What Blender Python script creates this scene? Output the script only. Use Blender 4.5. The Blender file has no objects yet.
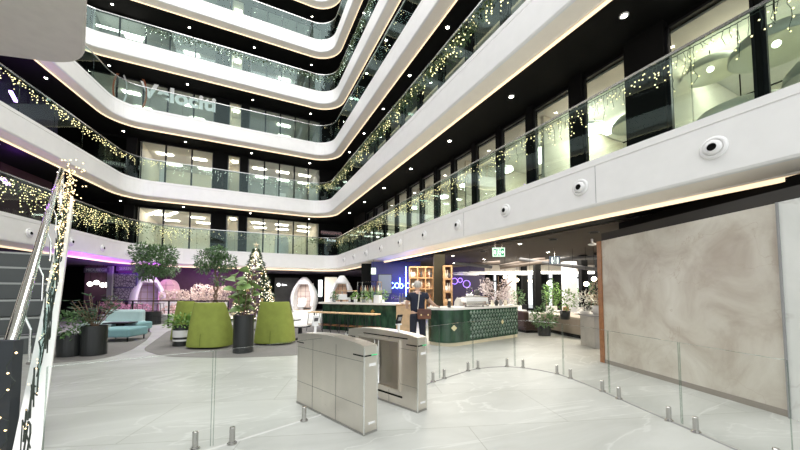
import bpy, bmesh, math, random
from math import sin, cos, pi, radians, sqrt, atan2
from mathutils import Vector, Matrix
random.seed(7)
sc = bpy.context.scene
COL = sc.collection

# ------------------------------------------------------------------ camera
F_PX, CX, CY, CAM_H = 325.0, 400.0, 275.0, 1.5
YAW, PITCH = radians(26.3), radians(3.0)
cd = bpy.data.cameras.new('camera'); cam = bpy.data.objects.new('camera', cd); COL.objects.link(cam)
cam.location = (0, 0, CAM_H)
cam.rotation_euler = (pi/2 + PITCH, 0, -YAW)
cd.sensor_width = 36; cd.lens = F_PX/800*36
cd.shift_y = (CY-225)/800.0
cd.clip_start = .05; cd.clip_end = 300
sc.camera = cam
_F = Vector((sin(YAW)*cos(PITCH), cos(YAW)*cos(PITCH), sin(PITCH)))
_R = Vector((cos(YAW), -sin(YAW), 0)); _U = _R.cross(_F)
FW = Vector((sin(YAW), cos(YAW), 0)); RT = Vector((cos(YAW), -sin(YAW), 0))
def ray(x, y): return _F*F_PX + _R*(x-CX) + _U*(CY-y)
def G(x, y, z=0):                      # measured floor point
    r = ray(x, y); t = (z-CAM_H)/r.z
    return Vector((r.x*t, r.y*t, z))
def at(x, dep, z=0):                   # measured point at a distance into the room
    r = ray(x, CY); g = Vector((r.x, r.y, 0)); g = g/g.dot(FW)*dep; g.z = z
    return g
def zz(y, dep): return CAM_H + (292-y)/F_PX*dep

# ------------------------------------------------------------------ materials
MC = {}
def mat(name, col, rough=.5, metal=0, emit=0, ecol=None, var=0, vscale=4, bump=0, bscale=60, spec=None, trans=0, coat=0):
    if name in MC: return MC[name]
    m = bpy.data.materials.new(name); m.use_nodes = True
    nt = m.node_tree; b = nt.nodes['Principled BSDF']
    c4 = (*col, 1)
    b.inputs['Base Color'].default_value = c4
    b.inputs['Roughness'].default_value = rough; b.inputs['Metallic'].default_value = metal
    if spec is not None: b.inputs['Specular IOR Level'].default_value = spec
    if trans: b.inputs['Transmission Weight'].default_value = trans
    if coat: b.inputs['Coat Weight'].default_value = coat; b.inputs['Coat Roughness'].default_value = .1
    if emit:
        b.inputs['Emission Color'].default_value = (*(ecol or col), 1); b.inputs['Emission Strength'].default_value = emit
    tc = nt.nodes.new('ShaderNodeTexCoord')
    if var or not (bump or emit):
        v = var or .04
        n = nt.nodes.new('ShaderNodeTexNoise'); n.inputs['Scale'].default_value = vscale; n.inputs['Detail'].default_value = 4
        nt.links.new(tc.outputs['Object'], n.inputs['Vector'])
        r = nt.nodes.new('ShaderNodeValToRGB')
        r.color_ramp.elements[0].position = .3; r.color_ramp.elements[1].position = .7
        r.color_ramp.elements[0].color = (*[max(0, c*(1-v)) for c in col], 1)
        r.color_ramp.elements[1].color = (*[min(1, c*(1+v)) for c in col], 1)
        nt.links.new(n.outputs['Fac'], r.inputs['Fac']); nt.links.new(r.outputs['Color'], b.inputs['Base Color'])
    if bump:
        n2 = nt.nodes.new('ShaderNodeTexNoise'); n2.inputs['Scale'].default_value = bscale
        nt.links.new(tc.outputs['Object'], n2.inputs['Vector'])
        bp = nt.nodes.new('ShaderNodeBump'); bp.inputs['Strength'].default_value = bump; bp.inputs['Distance'].default_value = .01
        nt.links.new(n2.outputs['Fac'], bp.inputs['Height']); nt.links.new(bp.outputs['Normal'], b.inputs['Normal'])
    MC[name] = m; return m

def glassmat(name, tint, refl=.12, rough=.02, gcol=(1, 1, 1)):
    m = bpy.data.materials.new(name); m.use_nodes = True; nt = m.node_tree
    for n in list(nt.nodes): nt.nodes.remove(n)
    o = nt.nodes.new('ShaderNodeOutputMaterial'); t = nt.nodes.new('ShaderNodeBsdfTransparent'); g = nt.nodes.new('ShaderNodeBsdfGlossy')
    t.inputs['Color'].default_value = (*tint, 1); g.inputs['Roughness'].default_value = rough; g.inputs['Color'].default_value = (*gcol, 1)
    f = nt.nodes.new('ShaderNodeLayerWeight'); f.inputs['Blend'].default_value = .25
    ma = nt.nodes.new('ShaderNodeMath'); ma.operation = 'MULTIPLY_ADD'; ma.inputs[1].default_value = .30; ma.inputs[2].default_value = refl
    mx = nt.nodes.new('ShaderNodeMixShader')
    nt.links.new(f.outputs['Fresnel'], ma.inputs[0]); nt.links.new(ma.outputs[0], mx.inputs['Fac'])
    nt.links.new(t.outputs[0], mx.inputs[1]); nt.links.new(g.outputs[0], mx.inputs[2]); nt.links.new(mx.outputs[0], o.inputs[0])
    MC[name] = m; return m

def stonemat(name, c1, c2, cv, scale, rough, tile=None, rot=0, seam=(.4, .4, .38), veinw=.04, mortar=.006, stretch=(1, 1, 1), c3=None):
    m = bpy.data.materials.new(name); m.use_nodes = True; nt = m.node_tree; b = nt.nodes['Principled BSDF']; L = nt.links.new
    b.inputs['Roughness'].default_value = rough
    tc = nt.nodes.new('ShaderNodeTexCoord'); mp = nt.nodes.new('ShaderNodeMapping'); mp.inputs['Rotation'].default_value = (0, 0, rot); mp.inputs['Scale'].default_value = stretch
    L(tc.outputs['Object'], mp.inputs['Vector'])
    n = nt.nodes.new('ShaderNodeTexNoise'); n.inputs['Scale'].default_value = scale; n.inputs['Detail'].default_value = 8; n.inputs['Roughness'].default_value = .62; n.inputs['Distortion'].default_value = .8
    L(mp.outputs[0], n.inputs['Vector'])
    r = nt.nodes.new('ShaderNodeValToRGB'); e = r.color_ramp.elements
    e[0].position = .32; e[0].color = (*c1, 1); e[1].position = .68; e[1].color = (*c2, 1)
    if c3: x = e.new(.5); x.color = (*c3, 1)
    L(n.outputs['Fac'], r.inputs['Fac'])
    # veins
    n2 = nt.nodes.new('ShaderNodeTexNoise'); n2.inputs['Scale'].default_value = scale*.6; n2.inputs['Detail'].default_value = 6; n2.inputs['Distortion'].default_value = 1.6
    L(mp.outputs[0], n2.inputs['Vector'])
    s = nt.nodes.new('ShaderNodeMath'); s.operation = 'SUBTRACT'; s.inputs[1].default_value = .5; L(n2.outputs['Fac'], s.inputs[0])
    a = nt.nodes.new('ShaderNodeMath'); a.operation = 'ABSOLUTE'; L(s.outputs[0], a.inputs[0])
    mr = nt.nodes.new('ShaderNodeMapRange'); mr.inputs['From Max'].default_value = veinw; mr.inputs['To Min'].default_value = .75; mr.inputs['To Max'].default_value = 0
    L(a.outputs[0], mr.inputs['Value'])
    mx = nt.nodes.new('ShaderNodeMixRGB'); mx.inputs['Color2'].default_value = (*cv, 1)
    L(mr.outputs[0], mx.inputs['Fac']); L(r.outputs[0], mx.inputs['Color1'])
    out = mx.outputs[0]
    if tile:
        mp2 = nt.nodes.new('ShaderNodeMapping'); mp2.inputs['Rotation'].default_value = (0, 0, rot); L(tc.outputs['Object'], mp2.inputs['Vector'])
        br = nt.nodes.new('ShaderNodeTexBrick'); br.inputs['Scale'].default_value = 1; br.inputs['Brick Width'].default_value = tile[0]; br.inputs['Row Height'].default_value = tile[1]
        br.inputs['Mortar Size'].default_value = mortar; br.offset = tile[2]; br.inputs['Mortar Smooth'].default_value = 0
        br.inputs['Color1'].default_value = (1, 1, 1, 1); br.inputs['Color2'].default_value = (.93, .93, .93, 1); br.inputs['Mortar'].default_value = (*seam, 1)
        L(mp2.outputs[0], br.inputs['Vector'])
        mm = nt.nodes.new('ShaderNodeMixRGB'); mm.blend_type = 'MULTIPLY'; mm.inputs['Fac'].default_value = 1
        L(out, mm.inputs['Color1']); L(br.outputs['Color'], mm.inputs['Color2']); out = mm.outputs[0]
    L(out, b.inputs['Base Color']); MC[name] = m; return m

def brushed(name, col, rough=.32):
    m = mat(name, col, rough, 1); nt = m.node_tree; b = nt.nodes['Principled BSDF']
    tc = nt.nodes.new('ShaderNodeTexCoord'); mp = nt.nodes.new('ShaderNodeMapping'); mp.inputs['Scale'].default_value = (3, 3, 160)
    n = nt.nodes.new('ShaderNodeTexNoise'); n.inputs['Scale'].default_value = 3; n.inputs['Detail'].default_value = 2
    nt.links.new(tc.outputs['Object'], mp.inputs[0]); nt.links.new(mp.outputs[0], n.inputs['Vector'])
    mr = nt.nodes.new('ShaderNodeMapRange'); mr.inputs['To Min'].default_value = rough-.08; mr.inputs['To Max'].default_value = rough+.12
    nt.links.new(n.outputs['Fac'], mr.inputs['Value']); nt.links.new(mr.outputs[0], b.inputs['Roughness'])
    return m

WHITE = mat('white_fascia', (.86, .85, .83), .35, var=.02)
SOFF = mat('beige_soffit', (.92, .85, .75), .6, var=.02)
BLACK = mat('black_paint', (.004, .0038, .0035), .7, spec=.15)
BLACKM = mat('black_metal', (.02, .02, .022), .35, .6)
DBROWN = mat('brown_ceiling', (.055, .042, .032), .8, var=.05, spec=.2)
GREYD = mat('dark_grey', (.08, .08, .085), .5)
GREYM = mat('mid_grey', (.3, .3, .3), .6)
WALKF = mat('walkway_floor', (.45, .44, .42), .4)
CREAM = mat('cream_wall', (.78, .72, .60), .7, var=.03)
CREAMC = mat('cream_ceiling', (.80, .78, .72), .8)
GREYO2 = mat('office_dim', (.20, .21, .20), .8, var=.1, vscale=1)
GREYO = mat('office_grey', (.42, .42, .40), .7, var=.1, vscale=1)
STEEL = brushed('brushed_steel', (.72, .68, .62), .3)
CHROME = mat('polished_steel', (.85, .85, .84), .12, 1)
COVE = mat('cove_glow', (1, .8, .55), .5, emit=.72, ecol=(1, .76, .50))
LAMP = mat('lamp_glow', (1, .95, .85), .5, emit=30, ecol=(1, .93, .8))
BULB = mat('fairy_glow', (1, .8, .45), .5, emit=2.6, ecol=(1, .72, .36))
BULBW = mat('fairy_glow_white', (1, .95, .85), .5, emit=4, ecol=(1, .95, .82))
PANEL = mat('panel_glow', (1, .98, .9), .5, emit=9, ecol=(1, .96, .86))
CABLE = mat('cable_dark', (.03, .04, .03), .6)
RAILM = mat('rail_metal', (.62, .62, .60), .25, .9)
GLASS = glassmat('balustrade_glass', (.73, .90, .87), .035, gcol=(.78, 1, .97))
GLASSC = glassmat('clear_glass', (.975, .985, .98), .012)
GLEDGE = glassmat('glass_edge', (.74, .79, .76), .05)
GLASSW = glassmat('shopfront_glass', (.84, .86, .83), .04)
LEAF = mat('leaf_green', (.10, .19, .07), .5, var=.5, vscale=8)
LEAF2 = mat('leaf_light_green', (.16, .30, .06), .5, var=.4, vscale=8)
LEAFD = mat('leaf_dark', (.03, .075, .03), .4, var=.4, vscale=8)
BARK = mat('bark', (.18, .12, .08), .8, var=.3, vscale=20, bump=.4)
POTB = mat('pot_black', (.018, .02, .02), .3)
SOIL = mat('soil', (.05, .035, .025), .9)
GREENF = mat('green_fabric', (.27, .32, .06), .85, var=.08, vscale=6, bump=.25, bscale=220)
TEAL = mat('teal_fabric', (.22, .40, .42), .8, var=.05, bump=.2, bscale=200)
TEALL = mat('pale_teal_fabric', (.50, .64, .64), .8, var=.05, bump=.2, bscale=200)
WOOD = mat('oak_wood', (.46, .27, .13), .5, var=.2, vscale=10)
WOODP = mat('pale_wood', (.66, .45, .26), .5, var=.12, vscale=10)
WOODR = mat('red_wood', (.33, .14, .055), .4, var=.2, vscale=12)
PINK = mat('pink_blossom', (.72, .60, .54), .8, var=.2, vscale=12)
WPLAST = mat('white_gloss', (.85, .84, .83), .25)
FLOOR = stonemat('floor_marble', (.40, .41, .38), (.52, .53, .50), (.58, .59, .56), .55, .42, (2.4, 1.2, .5), radians(19.5), seam=(.62, .62, .58), veinw=.015, mortar=.004, stretch=(1, 2.6, 1))
MARBLE = stonemat('wall_marble', (.46, .40, .33), (.69, .66, .58), (.48, .41, .33), 1.3, .3, veinw=.005, c3=(.60, .56, .48))
MARBLEW = stonemat('white_marble', (.70, .72, .68), (.82, .83, .79), (.6, .6, .56), .8, .3, veinw=.01)
CARPET = mat('grey_carpet', (.21, .20, .19), .95, var=.08, vscale=3, bump=.3, bscale=150)
CARPE = mat('carpet_trim', (.12, .10, .10), .6)

# ------------------------------------------------------------------ mesh helper
class MB:
    def __init__(s): s.v = []; s.f = []
    def add(s, vs, fs, M=None):
        k = len(s.v)
        s.v += [tuple(M @ Vector(p)) if M else tuple(p) for p in vs]; s.f += [tuple(i+k for i in f) for f in fs]; return s
    def box(s, c, d, rz=0, M=None):
        x, y, z = d[0]/2, d[1]/2, d[2]/2; co, si = cos(rz), sin(rz)
        vs = [(c[0]+a*x*co-b*y*si, c[1]+a*x*si+b*y*co, c[2]+e*z) for a, b, e in
              [(-1,-1,-1),(1,-1,-1),(1,1,-1),(-1,1,-1),(-1,-1,1),(1,-1,1),(1,1,1),(-1,1,1)]]
        return s.add(vs, [(0,3,2,1),(4,5,6,7),(0,1,5,4),(1,2,6,5),(2,3,7,6),(3,0,4,7)], M)
    def prism(s, poly, z0, z1):
        n = len(poly)
        a = sum(poly[i][0]*poly[(i+1) % n][1]-poly[(i+1) % n][0]*poly[i][1] for i in range(n))
        if a < 0: poly = poly[::-1]
        return s.add([(p[0], p[1], z0) for p in poly]+[(p[0], p[1], z1) for p in poly],
                     [tuple(range(n-1, -1, -1)), tuple(range(n, 2*n))]+[(i, (i+1) % n, (i+1) % n+n, i+n) for i in range(n)])
    def tube(s, pts, r, n=8, closed=False, rs=None):
        pts = [Vector(p) for p in pts]; k = len(pts); vs = []; up = None
        for i, p in enumerate(pts):
            if closed: t = pts[(i+1) % k]-pts[i-1]
            else: t = pts[min(i+1, k-1)]-pts[max(i-1, 0)]
            t.normalize()
            if up is None: up = Vector((0, 0, 1)) if abs(t.z) < .9 else Vector((1, 0, 0))
            a = t.cross(up)
            if a.length < 1e-5: a = t.cross(Vector((0, 1, 0)))
            a.normalize(); b = a.cross(t).normalized(); up = b
            rr = rs[i] if rs else r
            vs += [tuple(p+(a*cos(2*pi*j/n)+b*sin(2*pi*j/n))*rr) for j in range(n)]
        fs = []
        for i in range(k if closed else k-1):
            for j in range(n):
                fs.append((i*n+j, i*n+(j+1) % n, ((i+1) % k)*n+(j+1) % n, ((i+1) % k)*n+j))
        if not closed: fs += [tuple(range(n)), tuple(range((k-1)*n+n-1, (k-1)*n-1, -1))]
        return s.add(vs, fs)
    def cyl(s, c, r, h, n=20, r1=None, M=None):
        r1 = r if r1 is None else r1
        vs = [(c[0]+r*cos(2*pi*i/n), c[1]+r*sin(2*pi*i/n), c[2]) for i in range(n)]+[(c[0]+r1*cos(2*pi*i/n), c[1]+r1*sin(2*pi*i/n), c[2]+h) for i in range(n)]
        return s.add(vs, [tuple(range(n-1, -1, -1)), tuple(range(n, 2*n))]+[(i, (i+1) % n, (i+1) % n+n, i+n) for i in range(n)], M)
    def lathe(s, prof, c=(0, 0, 0), n=24, M=None):
        vs = []; fs = []
        for r, z in prof: vs += [(c[0]+r*cos(2*pi*i/n), c[1]+r*sin(2*pi*i/n), c[2]+z) for i in range(n)]
        for k in range(len(prof)-1):
            for i in range(n): fs.append((k*n+i, k*n+(i+1) % n, (k+1)*n+(i+1) % n, (k+1)*n+i))
        return s.add(vs, fs, M)
    def sph(s, c, r, n=8, m=6, sc=(1, 1, 1), M=None):
        vs = [(c[0], c[1], c[2]-r*sc[2])]
        for j in range(1, m):
            a = -pi/2+pi*j/m
            vs += [(c[0]+r*cos(a)*cos(2*pi*i/n)*sc[0], c[1]+r*cos(a)*sin(2*pi*i/n)*sc[1], c[2]+r*sin(a)*sc[2]) for i in range(n)]
        vs.append((c[0], c[1], c[2]+r*sc[2])); L = len(vs)-1; fs = []
        for i in range(n):
            fs.append((0, 1+(i+1) % n, 1+i)); fs.append((L, L-n+i, L-n+(i+1) % n))
            for j in range(m-2): a = 1+j*n; fs.append((a+i, a+(i+1) % n, a+n+(i+1) % n, a+n+i))
        return s.add(vs, fs, M)
    def octa(s, c, r):
        x, y, z = c
        return s.add([(x-r,y,z),(x+r,y,z),(x,y-r,z),(x,y+r,z),(x,y,z-r),(x,y,z+r)], [(0,2,5),(2,1,5),(1,3,5),(3,0,5),(2,0,4),(1,2,4),(3,1,4),(0,3,4)])
    def leaf(s, p, d, L, w):
        d = d.normalized(); a = d.cross(Vector((random.uniform(-1, 1), random.uniform(-1, 1), 1)))
        if a.length < .01: a = Vector((1, 0, 0))
        a.normalize(); n = d.cross(a)
        return s.add([p, p+d*L*.45+a*w/2+n*w*.15, p+d*L, p+d*L*.45-a*w/2+n*w*.15], [(0, 1, 2, 3)])
    def foliage(s, c, R, n, L, w, down=.1, shell=.5):
        c = Vector(c)
        for _ in range(n):
            while 1:
                q = Vector((random.uniform(-1, 1), random.uniform(-1, 1), random.uniform(-1, 1)))
                if shell < q.length < 1: break
            p = c+Vector((q.x*R[0], q.y*R[1], q.z*R[2]))
            d = q+Vector((random.gauss(0, .5), random.gauss(0, .5), random.gauss(0, .5)-down))
            s.leaf(p, d, L*random.uniform(.7, 1.2), w*random.uniform(.7, 1.2))
        return s

def obj(name, mb, m, parent=None, smooth=False, bev=0, sub=0, label=None, solid=0):
    me = bpy.data.meshes.new(name); me.from_pydata([tuple(v) for v in mb.v], [], mb.f); me.update()
    o = bpy.data.objects.new(name, me); COL.objects.link(o); me.materials.append(m)
    if smooth:
        for p in me.polygons: p.use_smooth = True
    if solid: md = o.modifiers.new('Solid', 'SOLIDIFY'); md.thickness = solid; md.offset = 0
    if bev:
        md = o.modifiers.new('Bevel', 'BEVEL'); md.width = bev; md.segments = 2; md.limit_method = 'ANGLE'
    if sub: md = o.modifiers.new('Sub', 'SUBSURF'); md.levels = sub; md.render_levels = sub
    if parent: o.parent = parent
    if label: o['label'] = label
    return o
def thing(name, label, cat, loc=(0, 0, 0), rz=0, group=None):
    o = bpy.data.objects.new(name, None); COL.objects.link(o); o.location = loc; o.rotation_euler = (0, 0, rz)
    o.empty_display_size = .1; o['label'] = label; o['category'] = cat
    if group: o['group'] = group
    return o
def tag(o, label, cat, group=None, kind=None):
    o['label'] = label; o['category'] = cat
    if group: o['group'] = group
    if kind: o['kind'] = kind
    return o
def struct(name, mb, m, parent=None, **k):
    o = obj(name, mb, m, parent, **k)
    if parent is None: o['kind'] = 'structure'
    return o
def dup(root, loc, rz=0, label=None, scale=None):
    r = root.copy(); COL.objects.link(r); r.location = loc; r.rotation_euler = (0, 0, rz)
    if scale: r.scale = scale
    if label: r['label'] = label
    for ch in list(root.children):
        c = ch.copy(); COL.objects.link(c); c.parent = r
        for g in list(ch.children):
            d = g.copy(); COL.objects.link(d); d.parent = c
    return r
def text_mesh(s, size, depth=.02, bold=0):
    cu = bpy.data.curves.new('lettering', 'FONT'); cu.body = s; cu.size = size; cu.extrude = depth; cu.offset = bold
    cu.align_x = 'CENTER'; cu.align_y = 'CENTER'
    o = bpy.data.objects.new('lettering', cu); COL.objects.link(o)
    bpy.context.view_layer.update()
    me = bpy.data.meshes.new_from_object(o.evaluated_get(bpy.context.evaluated_depsgraph_get()))
    mb = MB(); mb.v = [tuple(v.co) for v in me.vertices]; mb.f = [tuple(p.vertices) for p in me.polygons]
    bpy.data.objects.remove(o); bpy.data.meshes.remove(me)
    # stand upright: x right, z up, facing -y
    mb.v = [(x, -z, y) for x, y, z in mb.v]
    return mb

# ------------------------------------------------------------------ atrium levels
def fillet_path(corners, radii, step=.35):
    """corners: list of xy, radii for inner ones -> list of (p, n) with n pointing out of the atrium (left of travel)"""
    out = []; C = [Vector(c) for c in corners]
    def nrm(d): return Vector((-d.y, d.x))
    cur = C[0]
    for i in range(1, len(C)):
        d = (C[i]-C[i-1]).normalized()
        if i < len(C)-1:
            d2 = (C[i+1]-C[i]).normalized(); r = radii[i-1]
            ang = math.acos(max(-1, min(1, d.dot(d2)))); tl = r*math.tan(ang/2)
            a = C[i]-d*tl
        else: a = C[i]; ang = None
        n = max(1, int((a-cur).length/2.0))
        for k in range(n+1): out.append((cur.lerp(a, k/n), nrm(d)))
        if ang is not None:
            cen = a - nrm(d)*r; m = max(4, int(ang/radians(9)))
            for k in range(1, m):
                th = -ang*k/m; nn = nrm(d).copy(); nn.rotate(Matrix.Rotation(th, 2))
                out.append((cen+nn*r, nn))
            cur = C[i]+d2*tl
    res = [out[0]]
    for q in out[1:]:
        if (q[0]-res[-1][0]).length > .02: res.append(q)
    return res
def sweep(path, prof, close=False):
    mb = MB(); k = len(prof); vs = []
    for p, n in path:
        for o, z in prof: vs.append((p.x+n.x*o, p.y+n.y*o, z))
    fs = []; m = k if close else k-1
    for i in range(len(path)-1):
        for j in range(m):
            j2 = (j+1) % k; fs.append((i*k+j, (i+1)*k+j, (i+1)*k+j2, i*k+j2))
    if close: fs += [tuple(range(k)), tuple(range((len(path)-1)*k+k-1, (len(path)-1)*k-1, -1))]
    return mb.add(vs, fs)
WD = Vector((-.217, -.976))
ZL = [4.07, 7.9, 12.1, 15.9, 19.7, 23.5, 27.3]
XR = [6.1, 5.5, 5.7, 5.85, 5.65, 5.6, 5.6]
XLC = [-5.05, -5.65, -6.25, -8.3, -9.6, -9.6, -9.6]
RL = [3.2, 1.3, 1.3, 1.3, 1.3, 1.3, 1.3]
YB = 22.85
ORD = ['first', 'second', 'third', 'fourth', 'fifth', 'sixth', 'seventh']
PATH = []
for k in range(7):
    c = Vector((XLC[k], YB)); end = c+WD*(16.5 if k < 3 else 14)
    PATH.append(fillet_path([end, c, (XR[k], YB), (XR[k], -2.5)], [RL[k], .9 if k == 0 else 1.3]))
def depth_of(n):   # how far a slab reaches behind its edge
    return 14.8 if n.x > .995 else (9.6 if n.y > .5 else 7.0)
def strip(path, o0, z, o1=None, flip=False):
    mb = MB(); vs = []
    for p, n in path:
        d = depth_of(n) if o1 is None else o1
        vs += [(p.x+n.x*o0, p.y+n.y*o0, z), (p.x+n.x*d, p.y+n.y*d, z)]
    return mb.add(vs, [(2*i, 2*i+1, 2*i+3, 2*i+2) for i in range(len(path)-1)])
for k in range(7):
    P = PATH[k]; z = ZL[k]
    # white fascia with a shadow-gap reveal near its top, curving into a bevelled soffit
    r_ = .16
    prof = [(.30, z-.13), (.30, z), (0, z), (0, z-.125), (.018, z-.13), (.018, z-.145), (0, z-.15), (0, z-.87), (.02, z-.905), (.06, z-.92)]
    struct('trim_%d' % (k+1), sweep(P, prof), WHITE)
    struct('trim_%d' % (k+8), sweep(P, [(.06, z-.92), (.39, z-1.0), (.40, z-1.02), (.44, z-1.02)]), SOFF)
    cv = obj('cove_light', sweep(P, [(.455, z-1.085), (.48, z-1.085), (.48, z-1.015), (.455, z-1.015)], True), COVE)
    tag(cv, 'warm cove light strip tucked under the edge of the %s balcony' % ORD[k], 'light strip')
    struct('ceiling_%d' % (k+1), strip(P, .47, z-1.01) if k else strip(P, .47, z-1.01, 1.25), BLACK)
    struct('floor_%d' % (k+2), strip(P, .25, z-.14), WALKF)
# lower storey ceiling behind the black band
P0 = PATH[0]
struct('ceiling_8', strip([q for q in P0 if q[1].x > .99], 1.25, ZL[0]-1.03), DBROWN)
struct('ceiling_9', strip([q for q in P0 if q[1].x <= .992 or q[0].y > 21.9], 1.25, ZL[0]-1.03), mat('plum_ceiling', (.10, .07, .11), .6))

for i in range(5):
    obj('panel_joint', MB().box((6.099, 3.85+4.1*i, ZL[0]-.5), (.006, .008, .72)), GREYM, bpy.data.objects['trim_1'])
# ------------------------------------------------------------------ balustrades
def seg_split(path, length=1.5, o=.07):
    pts = [(p+n*o, n) for p, n in path]; acc = 0; segs = []; cur = [pts[0][0]]
    for i in range(1, len(pts)):
        a, b = pts[i-1][0], pts[i][0]; L = (b-a).length; t = 0
        while acc+(L-t) > length:
            t += length-acc; q = a.lerp(b, t/L); cur.append(q); segs.append(cur); cur = [q]; acc = 0
        acc += L-t; cur.append(b)
    segs.append(cur); return segs
def visible_seg(seg, z):
    m = seg[len(seg)//2]; v = Vector((m.x, m.y, z-CAM_H)); w = v.dot(_F)
    if w < .5: return False
    x = CX+F_PX*v.dot(_R)/w; y = CY-F_PX*v.dot(_U)/w
    return -80 < x < 880 and -80 < y < 500
for k in range(6):
    z = ZL[k]
    t = thing('glass_balustrade', 'frameless glass balustrade with slim metal handrail along the %s balcony above the lobby' % ORD[k], 'balustrade')
    for sgm in seg_split(PATH[k], 2.05 if k == 0 else 1.6):
        if not visible_seg(sgm, z+.6): continue
        # leave a small joint between panes
        s0 = sgm[0].lerp(sgm[1], .006/max(.02, (sgm[1]-sgm[0]).length)); ss = [s0]+sgm[1:-1]+[sgm[-1]]
        mb = MB(); vs = []
        for q in ss: vs += [(q.x, q.y, z-.02), (q.x, q.y, z+1.26)]
        mb.add(vs, [(2*i, 2*i+2, 2*i+3, 2*i+1) for i in range(len(ss)-1)])
        obj('glass_panel', mb, GLASS, t)
        e = MB(); q = sgm[0]; e.box((q.x, q.y, z+.62), (.014, .014, 1.26)); obj('panel_edge', e, GLEDGE, t)
    obj('handrail', sweep(PATH[k], [(.05, z+1.25), (.05, z+1.29), (.09, z+1.29), (.09, z+1.25)], True), RAILM, t)

# ------------------------------------------------------------------ storefronts
def wpt(k, side, s, off):
    """point on the glazing line: side 'R' s=Y, side 'B' s=X"""
    if side == 'R': return Vector((XR[k]+off, s))
    return Vector((s, YB+off))
wn = [0]
def window(k, side, s0, s1, off, z0, z1, frost=None, name_child=True):
    wn[0] += 1
    a, b = wpt(k, side, s0, off), wpt(k, side, s1, off)
    mb = MB().add([(a.x, a.y, z0), (b.x, b.y, z0), (b.x, b.y, z1), (a.x, a.y, z1)], [(0, 1, 2, 3)])
    w = struct('window_%d' % wn[0], mb, frost or GLASSW)
    f = MB(); d = (b-a).normalized(); ang = atan2(d.y, d.x); h = z1-z0
    for q in (a+d*.025, b-d*.025): f.box((q.x, q.y, (z0+z1)/2), (.05, .07, h), ang)
    m_ = (a+b)/2
    for zq in (z0+.025, z1-.025): f.box((m_.x, m_.y, zq), ((b-a).length, .07, .05), ang)
    obj('window_frame', f, BLACKM, w)
    return w
wl = [0]
def wallbox(c, d, m, rz=0):
    wl[0] += 1
    return struct('wall_inner_%d' % wl[0], MB().box(c, d, rz), m)
def ceil_panel(p, dim, rz, label, group=None):
    o = obj('ceiling_panel_light', MB().box((0, 0, -.03), (dim[0], dim[1], .06)), PANEL); o.location = p; o.rotation_euler = (0, 0, rz)
    return tag(o, label, 'ceiling light', group or 'office ceiling panel lights')
GREYFILM = mat('grey_window_film', (.36, .36, .33), .4, var=.05)
BOFF = 2.15
bays = [(-5.7, -4.42, 'L'), (-4.42, -3.0, 'L'), (-3.0, -1.78, 'L'), (-.93, -.12, 'M'), (.34, 1.43, 'R'), (1.43, 2.45, 'R'), (2.45, 3.5, 'R'), (3.5, 4.52, 'R'), (4.52, 5.4, 'R')]
for k in range(5):
    z0 = ZL[k]-.12; z1 = ZL[k+1]-1.12; zc = ZL[k+1]-1.01
    for s0, s1, g in bays:
        window(k, 'B', s0, s1, BOFF, z0, z1)
    if k >= 2:
        for s0, s1 in ((-7.0, -5.7), (-8.3, -7.0)): window(k, 'B', s0, s1, BOFF, z0, z1)
    yw = YB+BOFF
    # black piers and bulkhead between the shopfronts
    for a, b in ((-1.78, -.93), (-.12, .34), (5.4, 8.5)):
        wallbox(((a+b)/2, yw+.12, (z0+zc)/2), (b-a, .3, zc-z0), BLACK)
    wallbox((-1.5, yw+.1, (z1+zc)/2), (14.0, .12, zc-z1), BLACK)
    # office shell behind
    x0 = -5.8 if k < 2 else -8.4
    dep = 5.2
    def office(xa, xb, wm, dep=dep, n=2, cm=CREAMC, glow=True, tint=PANEL):
        y0 = yw+.05; xm = (xa+xb)/2
        struct('wall_office_back_%d' % (wl[0]), MB().box((xm, y0+dep, (z0+z1)/2), (xb-xa, .1, z1-z0), 0), wm)
        for xx in (xa+.05, xb-.05): wallbox((xx, y0+dep/2+.1, (z0+z1)/2), (.1, dep-.3, z1-z0), wm)
        struct('ceiling_office_%d' % wl[0], MB().box((xm, y0+dep/2+.05, z1+.03), (xb-xa, dep-.1, .05)), cm)
        if glow:
            for i in range(n):
                xx = xa+(xb-xa)*(i+.5)/n
                ceil_panel((xx, y0+1.7, z1), (.9, .28), 0, 'rectangular ceiling light glowing inside the %s floor offices across the atrium' % ORD[k])
                ceil_panel((xx+.25, y0+3.6, z1), (.9, .28), 0, 'rectangular ceiling light glowing inside the %s floor offices across the atrium' % ORD[k])
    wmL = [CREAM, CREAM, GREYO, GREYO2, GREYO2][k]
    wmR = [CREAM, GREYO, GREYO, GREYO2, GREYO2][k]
    PANEL_K = k
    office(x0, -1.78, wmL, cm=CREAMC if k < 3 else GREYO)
    office(-.93, -.12, CREAM, dep=2.2, n=1, glow=False)
    ceil_panel((-.5, yw+1.1, z1), (.35, .35), 0, 'small ceiling light behind the narrow window of the %s floor' % ORD[k])
    office(.34, 5.4, wmR, n=3 if k < 2 else 1, cm=CREAMC if k < 3 else GREYO)
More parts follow.
